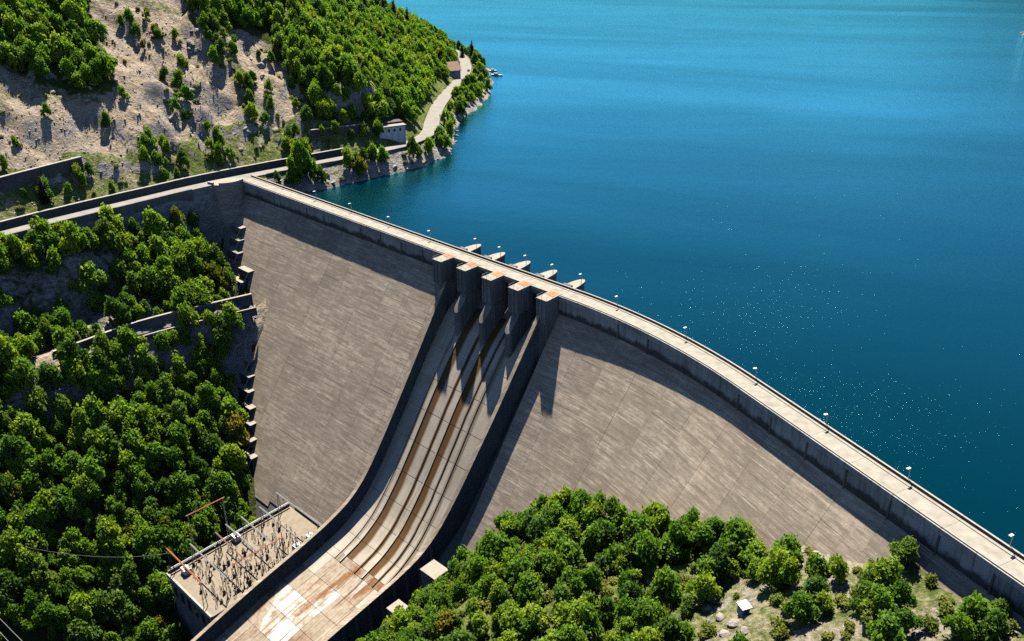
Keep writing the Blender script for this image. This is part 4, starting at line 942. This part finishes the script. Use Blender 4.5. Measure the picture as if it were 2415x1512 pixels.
for i in range(16):
    x = 1960+rr.uniform(-60, 60)+i*4; y = 1340+i*8; boulder((x, y), rr.uniform(.7, 1.6), 'pale stone on the dry gully of the right bank', 'stones in the right bank gully')
for i in range(60):
    q = (rr.uniform(745, 1090), 0); t_ = rr.random()
    a = np.array([(770, 440), (850, 425), (940, 405), (1030, 380), (1075, 360), (1080, 320), (1070, 280), (1110, 250), (1150, 215), (1170, 190)]); k = t_*(len(a)-1); i0 = int(k); p = a[i0]*(1-k+i0)+a[min(i0+1, len(a)-1)]*(k-i0)
    boulder((p[0]+rr.uniform(-14, 2), p[1]-rr.uniform(-1, 14)), rr.uniform(.9, 2.6), 'pale rock on the waterline below the lake road', 'shore rocks')
for poly_, n_, lab_ in (((425, 60, 485, 125), 12, 'near the top of the landslide'), ((385, 195, 470, 285), 12, 'beside the scrub in the middle of the landslide'), ((600, 95, 690, 185), 12, 'at the landslide edge under the upper wood'), ((120, 200, 250, 245), 9, 'below the upper left wood'), ((560, 290, 650, 380), 9, 'at the foot of the landslide by the road')):
    for i in range(n_):
        q = (rr.uniform(poly_[0], poly_[2]), rr.uniform(poly_[1], poly_[3])); boulder(q, rr.uniform(1.8, 5.2), 'grey angular rock ' + lab_, 'rocks ' + lab_, .75)
def islet():
    c = onz((2412, 80), WATER); r = thing('rocky_islet', 'small rocky islet with brush at the top right of the lake', 'islet', c)
    rk = random.Random(8)
    for i in range(14):
        o = bpy.data.objects.new('rock', rk.choice(ROCKS)); COL.objects.link(o); o.parent = r; sz = rk.uniform(2, 4.5); o.location = (rk.uniform(-4, 26), rk.uniform(-10, 10), rk.uniform(-1.5, .5)+sz*.25); o.scale = (sz, sz, sz*rk.uniform(.5, 1.1)); o.rotation_euler = (rk.random(), rk.random(), rk.uniform(0, 6))
islet()
def scree():
    rng = np.random.default_rng(4); base = []
    for k in range(4):
        bm = bmesh.new(); bmesh.ops.create_icosphere(bm, subdivisions=1, radius=1.0); v = np.array([q.co for q in bm.verts]); f = np.array([[w.index for w in p.verts] for p in bm.faces]); bm.free(); v = v*(1, .8, .38)+rng.normal(size=v.shape)*.10; base.append((v, f))
    N = 30000; X = rng.uniform(-330, -60, N); Y = rng.uniform(300, 640, N); Z = ground(X, Y); P = proj(np.stack([X, Y, Z], 1)); d, al = polydist(X, Y, ROADS)
    streak = fbm(al*.05, d*.012, 77, 3)
    k = (d > 7) & (inpoly(P[:, 0], P[:, 1], Z_SCREE) | inpoly(P[:, 0], P[:, 1], Z_SCREE2)) & (rng.random(N) < sstep(.42, .62, streak)*.85+.1)
    X, Y, Z = X[k], Y[k], Z[k]; VV = []; FF = []; n = 0
    for x, y, z in zip(X, Y, Z):
        v, f = base[rng.integers(4)]; s = rng.choice([.22, .28, .35, .45, .65]); a = rng.uniform(0, 6.3); c, q = math.cos(a), math.sin(a)
        w = v*s; w = np.stack([w[:, 0]*c-w[:, 1]*q, w[:, 0]*q+w[:, 1]*c, w[:, 2]], 1)+(x, y, z-.05*s); VV.append(w); FF.append(f+n); n += len(v)
    print('scree stones', len(VV))
    tag(obj('scree', np.concatenate(VV), np.concatenate(FF), MAT['scree']), 'loose tan stones of the landslide above the road', 'scree', None, 'stuff')
scree()

# ------------------------------------------------------------------ trees
def crown_arrays(seed, nleaf, kind='broad'):
    r = np.random.default_rng(seed); lobes = []
    if kind == 'broad':
        n = r.integers(13, 20)
        for i in range(n):
            a = r.uniform(0, 6.28); q = math.sqrt(r.uniform(0, 1))*.62; zz = r.uniform(.20, .92)
            q *= (1.05-.55*max(0, zz-.55)/.5); lobes.append((q*math.cos(a)*1.12, q*math.sin(a)*.95, zz, r.choice([.14, .19, .24, .30, .38])*r.uniform(.8, 1.15)))
        lobes.append((0, 0, .85, .42))
    else:
        for i in range(r.integers(4, 7)):
            a = r.uniform(0, 6.28); q = r.uniform(.1, .6); lobes.append((q*math.cos(a), q*math.sin(a), r.uniform(.15, .55), r.uniform(.25, .45)))
    V = np.empty((nleaf*4, 3)); L = np.array(lobes); wgt = L[:, 3]**2; pick = r.choice(len(L), nleaf, p=wgt/wgt.sum())
    d = r.normal(size=(nleaf, 3)); d /= np.linalg.norm(d, axis=1)[:, None]; d[:, 2] = np.where(d[:, 2] < -.35, -d[:, 2], d[:, 2])
    rad = L[pick, 3]*(1-.45*r.random(nleaf)**1.8)*r.uniform(.85, 1.30, nleaf)*np.where(r.random(nleaf) < .10, 1.3, 1.0); c = L[pick, :3]+d*rad[:, None]*(1, 1, .85)
    nrm = d*.35+r.normal(size=(nleaf, 3))*.62+np.array([0, 0, .75]); nrm /= np.linalg.norm(nrm, axis=1)[:, None]
    t = np.cross(nrm, r.normal(size=(nleaf, 3))); t /= np.linalg.norm(t, axis=1)[:, None]; b = np.cross(nrm, t); sz = r.uniform(.038, .092, nleaf)[:, None]
    for i, (p, q) in enumerate(((-1, -.8), (1, -.55), (.8, .9), (-.7, .75))): V[i::4] = c+t*sz*p+b*sz*q
    return V, np.arange(nleaf*4).reshape(-1, 4)
def limbs(seed):
    r = random.Random(seed); m = MB(); m.tube((0, 0, -.12), (.02, .01, .45), .045, .030, 7)
    for i in range(5): a = i*1.26+r.uniform(-.3, .3); m.tube((.01, 0, .30+.04*i), (.38*math.cos(a), .38*math.sin(a), .72+.05*i), .022, .008, 5)
    return m
def raw_mesh(name, V, F, mat):
    me = bpy.data.meshes.new(name); me.vertices.add(len(V)); me.vertices.foreach_set('co', np.asarray(V, np.float32).ravel()); F = np.asarray(F, np.int32)
    me.loops.add(F.size); me.loops.foreach_set('vertex_index', F.ravel()); w = F.shape[1]; me.polygons.add(len(F)); me.polygons.foreach_set('loop_start', np.arange(0, F.size, w, dtype=np.int32)); me.polygons.foreach_set('loop_total', np.full(len(F), w, np.int32))
    me.update(calc_edges=True); me.materials.append(mat); return me
BROAD = [crown_arrays(100+i, 2000) for i in range(8)]; BUSH = [crown_arrays(200+i, 520, 'bush') for i in range(5)]
CROWN_ME = [raw_mesh('crown', v, f, MAT['leaf_d' if i in (2, 5) else 'leaf']) for i, (v, f) in enumerate(BROAD)]; CROWN_Y = [raw_mesh('crown', v, f, MAT['leaf_y']) for v, f in BROAD[:3]]
TRUNK_ME = [limbs(i) for i in range(4)]; TRUNK_ME = [mesh('trunk', m.V, m.F, MAT['trunk']) for m in TRUNK_ME]
BUSH_ME = [raw_mesh('shrub', v, f, MAT['shrub']) for v, f in BUSH]
def conifer_arrays(seed):
    r = np.random.default_rng(seed); V = []; F = []
    for lv in range(16):
        z = .10+.88*lv/16; rad = .30*(1-z)**.85+.015; n = 10
        for i in range(n):
            a = 6.283*i/n+r.uniform(-.2, .2)+lv*.7; L = rad*r.uniform(.8, 1.15); w = .028+.10*L
            for q in range(3):
                f0, f1 = q/3, (q+1)/3+.06; p0 = np.array([math.cos(a)*L*f0, math.sin(a)*L*f0, z-.30*L*f0]); p1 = np.array([math.cos(a)*L*f1, math.sin(a)*L*f1, z-.30*L*f1+r.uniform(-.01, .01)]); t = np.array([-math.sin(a), math.cos(a), r.uniform(-.5, .5)])*w*(1.1-.6*f0)
                k = len(V); V += [p0-t, p0+t, p1+t*.7, p1-t*.7]; F.append((k, k+1, k+2, k+3))
    return np.array(V), np.array(F)
CONE = [raw_mesh('crown', *conifer_arrays(300+i), MAT['needle']) for i in range(3)]; CTRUNK = mesh('trunk', *(lambda m: (m.V, m.F))(MB().tube((0, 0, -.05), (0, 0, .95), .022, .004, 7)), MAT['trunk'])
def put(root, me, name): o = bpy.data.objects.new(name, me); COL.objects.link(o); o.parent = root; return o
def tree(p, h, rad, label, group, i, yellow=False, name='broadleaf_tree'):
    r = thing(name, label, 'tree', p, group); e = rr.uniform(.82, 1.22); r.scale = (rad*e, rad/e, h*rr.uniform(.9, 1.15)); r.rotation_euler = (rr.uniform(-.10, .10), rr.uniform(-.10, .10), rr.uniform(0, 6.28))
    put(r, TRUNK_ME[i % 4], 'trunk'); put(r, (CROWN_Y[i % 3] if yellow else CROWN_ME[i % 8]), 'crown')
def conifer(q, h, label, base=None):
    p = at(q) if base is None else base; r = thing('conifer_tree', label, 'tree', p, 'conifers on the promontory'); r.scale = (h*.8, h*.8, h); r.rotation_euler = (0, 0, rr.uniform(0, 6)); put(r, CTRUNK, 'trunk'); put(r, CONE[rr.randrange(3)], 'crown')
def shrub(p, sz, label, group): o = bpy.data.objects.new('shrub', rr.choice(BUSH_ME)); COL.objects.link(o); o.location = (p[0], p[1], p[2]-.15*sz); o.scale = (sz, sz, sz*rr.uniform(.9, 1.5)); o.rotation_euler = (0, 0, rr.uniform(0, 6)); tag(o, label, 'shrub', group)
def scatter(x0, x1, y0, y1, step, seed):
    r = np.random.default_rng(seed); X, Y = np.meshgrid(np.arange(x0, x1, step), np.arange(y0, y1, step)); X = X+r.uniform(-.45, .45, X.shape)*step; Y = Y+r.uniform(-.45, .45, Y.shape)*step
    X = X.ravel(); Y = Y.ravel(); Z = ground(X, Y); return X, Y, Z, proj(np.stack([X, Y, Z], 1)), r
FORE = []      # (x, y, z, height, radius, where, yellow)
def frame_ok(P, m=260): return (P[:, 0] > -m) & (P[:, 0] < 2415+m) & (P[:, 1] > -m) & (P[:, 1] < 1512+m)
# slope below the left road
X, Y, Z, P, r_ = scatter(-300, -88, 150, 420, 4.3, 1); d, al = polydist(X, Y, ROADS); s, u = lin(X, Y); e, ea = polydist(X, Y, LEDGE); e = -e
cl = sstep(CLW+15, CLW-10, np.abs(al-CLA)); dn = -d
dens = np.where((dn > 14) & (dn < 40) & (cl > .5), .38, .95)
led = (e > -2.5) & (e < 6.0) & (ea > 22) & (ea < 150); dens = np.where(led, 0, dens)
ok = (d < -7.2) & (Z > -127) & (u > 4) & frame_ok(P) & (r_.random(len(X)) < dens)
fs, fu = dam_su(X, Y); ok &= ~((fu < 75) & (Z < -ZF-fu/M+8.0)); ok &= ~((s > -88.5) & (u > 60) & (u < 124)); ok &= s < -56; ok &= np.hypot(X+133, Y-380) > 13
gapn = fbm(X*.035, Y*.035, 61, 2); ok &= gapn > .16
for x, y, z, dd_, b_ in zip(X[ok], Y[ok], Z[ok], dn[ok], gapn[ok]):
    h = r_.choice([4.5, 5.5, 6.5, 7.5, 8.5, 10.5]); h = h if dd_ > 11 else h*.9
    FORE.append((x, y, z, h, h*r_.uniform(.46, .62), 'left', r_.random() < .03))
# the woods above the road
X, Y, Z, P, r_ = scatter(-335, -40, 330, 880, 5.0, 2); d, al = polydist(X, Y, ROADS)
f = np.zeros(len(X), bool)
for q in Z_FOREST: f |= inpoly(P[:, 0], P[:, 1], q)
far = (Y > 640) & (d > 9); f = (f | far) & (d > 9) & frame_ok(P, 200) & (r_.random(len(X)) < .93)
hb = np.linalg.norm(np.stack([X, Y], 1)-np.array([-53, 672])[None], axis=1) > 15; f &= hb
for _q in ((862, 40), (905, 45), (930, 55), (962, 72)):
    _c = at(_q); f &= ~((np.abs(X-_c[0]*Y/_c[1]) < 3.6) & (Y < _c[1]+3) & (Y > _c[1]-16))
for x, y, z in zip(X[f], Y[f], Z[f]): h = r_.uniform(6.0, 10); FORE.append((x, y, z, h, h*r_.uniform(.46, .62), 'upper', r_.random() < .025))
# patches on the landslide and along its gullies
PATCH = [([(385, 170), (450, 150), (475, 230), (455, 290), (400, 280)], 0.8), ([(545, 175), (600, 180), (690, 310), (640, 325), (570, 265)], 0.8), ([(480, 60), (560, 80), (560, 170), (500, 160)], .8), ([(690, 200), (760, 190), (880, 290), (740, 300), (700, 290)], .75), ([(330, 340), (400, 340), (400, 400), (340, 400)], .6), ([(480, 330), (560, 330), (560, 400), (490, 400)], .6), ([(280, 270), (330, 290), (350, 350), (300, 330)], .5), ([(660, 330), (740, 320), (900, 300), (960, 330), (700, 380), (670, 370)], .6)]
SH = []
X, Y, Z, P, r_ = scatter(-330, -50, 300, 640, 4.2, 5); d, al = polydist(X, Y, ROADS)
for poly, pr in PATCH:
    k = inpoly(P[:, 0], P[:, 1], poly) & (d > 8) & (r_.random(len(X)) < pr)
    for x, y, z in zip(X[k], Y[k], Z[k]):
        if r_.random() < .55: h = r_.uniform(4, 7.5); FORE.append((x, y, z, h, h*.5, 'slide', r_.random() < .05))
        else: SH.append((x, y, z, r_.uniform(1.6, 3.2), 'slide'))
k = (inpoly(P[:, 0], P[:, 1], Z_SCREE) | inpoly(P[:, 0], P[:, 1], Z_SCREE2)) & (d > 8); gv = sstep(.52, .63, fbm(al*.055+3, d*.012, 44, 3)); k &= r_.random(len(X)) < .02+.62*gv
for x, y, z in zip(X[k], Y[k], Z[k]):
    if r_.random() < .3: h = r_.uniform(3, 6.5); FORE.append((x, y, z, h, h*.5, 'slide', r_.random() < .08))
    else: SH.append((x, y, z, r_.uniform(.8, 2.6), 'slide'))
k = (d > 8) & (d < 17) & (Y < 470) & frame_ok(P, 60) & (r_.random(len(X)) < .4)
for x, y, z in zip(X[k], Y[k], Z[k]): SH.append((x, y, z, r_.uniform(1.0, 2.6), 'verge'))
for q, h in (((515, 385), 7.5), ((345, 385), 6.5), ((378, 395), 6), ((722, 372), 7), ((700, 390), 6), ((420, 425), 5), ((390, 425), 5), ((210, 415), 5.5), ((108, 470), 8), ((165, 462), 5), ((200, 440), 5), ((60, 470), 4), ((265, 455), 4), ((10, 405), 6), ((670, 355), 5)):
    p = at(q); FORE.append((p[0], p[1], p[2], h, h*.42, 'verge', False))
# the strip between the road and the lake
X, Y, Z, P, r_ = scatter(-130, 40, 400, 830, 4.4, 6); d, al = polydist(X, Y, ROADS); s, u = lin(X, Y)
pr = np.where(Y > 560, .75, .55); pr = np.where((Y > 500) & (Y < 560), .35, pr)
k = (d < -7.5) & (d > -34) & (Z > WATER+1.6) & (u < -14) & (r_.random(len(X)) < pr)
for x, y, z in zip(X[k], Y[k], Z[k]):
    if r_.random() < .5: h = r_.uniform(5, 8.5); FORE.append((x, y, z, h, h*.5, 'shore', r_.random() < .06))
    else: SH.append((x, y, z, r_.uniform(1.4, 2.8), 'shore'))
for q, h in (((702, 400), 12), ((722, 410), 12.5), ((712, 428), 10), ((738, 425), 10), ((755, 432), 8), ((690, 425), 9), ((880, 385), 9), ((860, 390), 8), ((905, 386), 8), ((840, 400), 7), ((1060, 330), 9), ((1045, 345), 8)):
    p = at(q); p[2] = max(p[2], WATER+.3); FORE.append((p[0], p[1], p[2], h, h*.42, 'shore', False))
# the right bank
X, Y, Z, P, r_ = scatter(-60, 190, 60, 260, 3.7, 7); s, u = lin(X, Y); fs, fu = dam_su(X, Y)
zf_ = -ZF-np.clip(fu, 0, None)/M
ok = (fs > -16) & (fu > 1.5) & (Z > zf_-.5) & frame_ok(P, 200) & ((s > 4) | (u > 60))
ok &= ~((s < np.interp(u, [0, 50, 60, 75, 100, 150], [4, 4, -1, -4, -6, -7])))
_h = at((1752, 1447)); hx = np.hypot(X-_h[0], Y-_h[1]); ok &= ~((hx < 6.5) | ((np.abs(X-_h[0]*(Y/_h[1])) < 4.5) & (Y < _h[1]+1) & (Y > _h[1]-11)))
bare = np.array([inpoly(P[:, 0], P[:, 1], q) for q in ([(1930, 1320), (2010, 1330), (2030, 1400), (1960, 1512), (1880, 1512), (1940, 1410)], [(2090, 1300), (2170, 1360), (2200, 1440), (2260, 1512), (2140, 1512), (2110, 1400)], [(1600, 1390), (1760, 1390), (1790, 1440), (1760, 1512), (1680, 1512)])]).any(0)
den = np.where(bare, .42, np.where(s > 95, .97, .86))
ok &= r_.random(len(X)) < den
for x, y, z, ss_ in zip(X[ok], Y[ok], Z[ok], s[ok]):
    big = r_.random() < (.58 if ss_ < 95 else .24)
    if big: h = r_.uniform(3.8, 8.2); FORE.append((x, y, z, h, h*r_.uniform(.50, .66), 'right', r_.random() < .02))
    else: SH.append((x, y, z, r_.uniform(1.3, 3.4), 'right'))
print('trees', len(FORE), 'shrubs', len(SH))
LAB = {'left': ('leafy tree in the dense wood on the slope below the left road', 'trees on the slope below the left road'), 'upper': ('leafy tree in the wood covering the hill above the lake road', 'trees on the hill above the road'), 'slide': ('small tree growing on the bare landslide slope', 'small trees on the landslide'), 'verge': ('small tree beside the uphill wall of the road', 'trees along the uphill verge'), 'shore': ('leafy tree between the road and the lake shore', 'trees along the lake shore'), 'right': ('leafy tree on the rocky right bank in front of the dam face', 'trees on the right bank')}
dep = [(t[4]/max(40, ((np.array(t[:3])-CAM)@_F))*(1 if (0 < (q := proj(np.array(t[:3])))[0] < 2415 and -20 < q[1] < 1600) else .05), i) for i, t in enumerate(FORE)]
dep.sort(reverse=True); solo = {i for _, i in dep[:300]}
MASS = []
for i, (x, y, z, h, rad, w, yl) in enumerate(FORE):
    if i in solo:
        l, g = LAB[w]; yl = bool(yl)
        if w == 'left':
            px = proj(np.array((x, y, z))); q = 'just below the left road' if z > -16 else 'above the ledge track left of the dam' if z > -40 else 'beside the left edge of the dam face' if px[0] > 480 and px[1] < 1100 else 'beside the switchyard roof' if px[0] > 330 and px[1] > 1050 else 'in the bottom left corner' if px[1] > 1300 else 'far left under the ledge track' if px[0] < 170 else 'on the middle of the slope under the ledge track'
            l = 'leafy tree in the dense wood ' + q; g = 'trees ' + q
        if w == 'right':
            px = proj(np.array((x, y, z))); q = 'right against the foot of the dam face' if px[1] < 1260 else 'next to the spillway chute wall' if px[0] < 1090 else 'near the small white roofed hut' if abs(px[0]-1745) < 130 else 'toward the right end of the dam' if px[0] > 1860 else 'along the bottom edge of the picture' if px[1] > 1430 else 'in the middle of the grove'
            l = 'leafy tree on the right bank ' + q; g = 'right bank trees ' + q
        l2 = ('yellowing ' + l) if yl else l
        tree((x, y, z), h, rad*1.0, l2, g + (', yellowing' if yl else ''), i, yl)
    else: MASS.append((x, y, z, h, rad, i, yl))
print('solo', len(solo), 'in mass', len(MASS))
def tree_mass(name, items):          # far woodland: crowns set on points
    src = bpy.data.collections.new('crown_shapes')
    for me in CROWN_ME+CROWN_Y: src.objects.link(bpy.data.objects.new('crown_shape', me))
    order = sorted(src.objects, key=lambda o: o.name); pos = {o.data.name: k for k, o in enumerate(order)}
    me = bpy.data.meshes.new(name); me.vertices.add(len(items)); P = []; RT = []; SCL = []; IX = []
    for x, y, z, h, rad, i, yl in items:
        e = rr.uniform(.82, 1.22); P.append((x, y, z)); RT.append((rr.uniform(-.1, .1), rr.uniform(-.1, .1), rr.uniform(0, 6.28))); SCL.append((rad*e, rad/e, h*rr.uniform(.9, 1.15))); IX.append(pos[(CROWN_Y[i % 3] if yl else CROWN_ME[i % 8]).name])
    me.vertices.foreach_set('co', np.array(P, np.float32).ravel())
    for nm, arr in (('rot', RT), ('scl', SCL)): at_ = me.attributes.new(nm, 'FLOAT_VECTOR', 'POINT'); at_.data.foreach_set('vector', np.array(arr, np.float32).ravel())
    at_ = me.attributes.new('shape', 'INT', 'POINT'); at_.data.foreach_set('value', np.array(IX, np.int32))
    ng = bpy.data.node_groups.new(name, 'GeometryNodeTree'); ng.interface.new_socket('Geometry', in_out='INPUT', socket_type='NodeSocketGeometry'); ng.interface.new_socket('Geometry', in_out='OUTPUT', socket_type='NodeSocketGeometry')
    N = ng.nodes; L = ng.links; gi = N.new('NodeGroupInput'); go = N.new('NodeGroupOutput'); ci = N.new('GeometryNodeCollectionInfo'); ci.inputs['Collection'].default_value = src; ci.inputs['Separate Children'].default_value = True; ci.inputs['Reset Children'].default_value = True
    ip = N.new('GeometryNodeInstanceOnPoints'); ip.inputs['Pick Instance'].default_value = True
    for nm, ty, so in (('rot', 'FLOAT_VECTOR', 'Rotation'), ('scl', 'FLOAT_VECTOR', 'Scale'), ('shape', 'INT', 'Instance Index')):
        q = N.new('GeometryNodeInputNamedAttribute'); q.data_type = ty; q.inputs['Name'].default_value = nm; L.new(next(s for s in q.outputs if s.enabled and s.name == 'Attribute'), ip.inputs[so])
    L.new(gi.outputs[0], ip.inputs['Points']); L.new(ci.outputs[0], ip.inputs['Instance']); L.new(ip.outputs[0], go.inputs[0])
    o = bpy.data.objects.new(name, me); COL.objects.link(o); m = o.modifiers.new('crowns', 'NODES'); m.node_group = ng
    return o
tag(tree_mass('woodland', MASS), 'dense mass of green broadleaf woodland on the hillsides', 'woodland', None, 'stuff')
SL = {'slide': ('low shrub on the bare landslide slope', 'shrubs on the landslide'), 'verge': ('low shrub along the uphill wall of the road', 'shrubs along the verge'), 'shore': ('low shrub above the lake shore rocks', 'shrubs along the lake shore'), 'right': ('low shrub on the rocky right bank', 'shrubs on the right bank')}
SH = [q for q in SH if 0 <= proj(np.array(q[:3]))[0] <= 2415 and 0 <= proj(np.array(q[:3]))[1] <= 1512][:]
if len(SH) > 300:
    SH.sort(key=lambda q: -q[3]/((np.array(q[:3])-CAM)@_F)); VB = []; FB = []; nb = 0
    for x, y, z, sz, w in SH[300:]:
        v, f = BUSH[rr.randrange(5)]; VB.append(v*(sz, sz, sz*1.2)+(x, y, z-.15*sz)); FB.append(f+nb); nb += len(v)
    o = bpy.data.objects.new('scrub', raw_mesh('scrub', np.concatenate(VB), np.concatenate(FB), MAT['shrub'])); COL.objects.link(o); tag(o, 'scattered low scrub on the banks', 'scrub', None, 'stuff'); SH = SH[:300]
for x, y, z, sz, w in SH:
    l, g = SL[w]; px = proj(np.array((x, y, z)))
    if w == 'right': q = 'between the grove and the chute' if px[0] < 1300 else 'under the trees of the grove' if px[0] < 1600 else 'around the small white roofed hut' if px[0] < 1880 else 'beside the dry stony gully' if px[0] < 2090 else 'at the right end of the dam wall'; l = 'low shrub on the right bank ' + q; g = 'right bank shrubs ' + q
    if w == 'slide': q = 'below the upper left wood' if px[0] < 300 else 'in the middle of the landslide' if px[0] < 560 else 'on the landslide edge by the lake wood'; l = 'low shrub ' + q; g = 'shrubs ' + q
    shrub((x, y, z), sz, l, g)
def ridge_tree(q, h, label):        # foot hidden behind the ridge: stand it on the ground under its sight line
    conifer(q, h, label)
for q, h, l in (((862, 40), 20, 'dark conifer farthest left on the wooded skyline above the lake'), ((905, 45), 19, 'dark conifer in the middle of the wooded skyline above the lake'), ((930, 55), 22, 'tall dark conifer on the wooded skyline above the lake'), ((962, 72), 20, 'dark conifer farthest right on the wooded skyline above the lake'), ((1090, 135), 13, 'dark conifer left of the road where it leaves sight'), ((1113, 140), 18, 'tallest dark conifer right of the road where it leaves sight'), ((1135, 160), 12, 'small dark conifer among the trees on the promontory tip'), ((108, 480), 13, 'slender dark tree in front of the tall retaining wall at left')):
    ridge_tree(q, h, l)
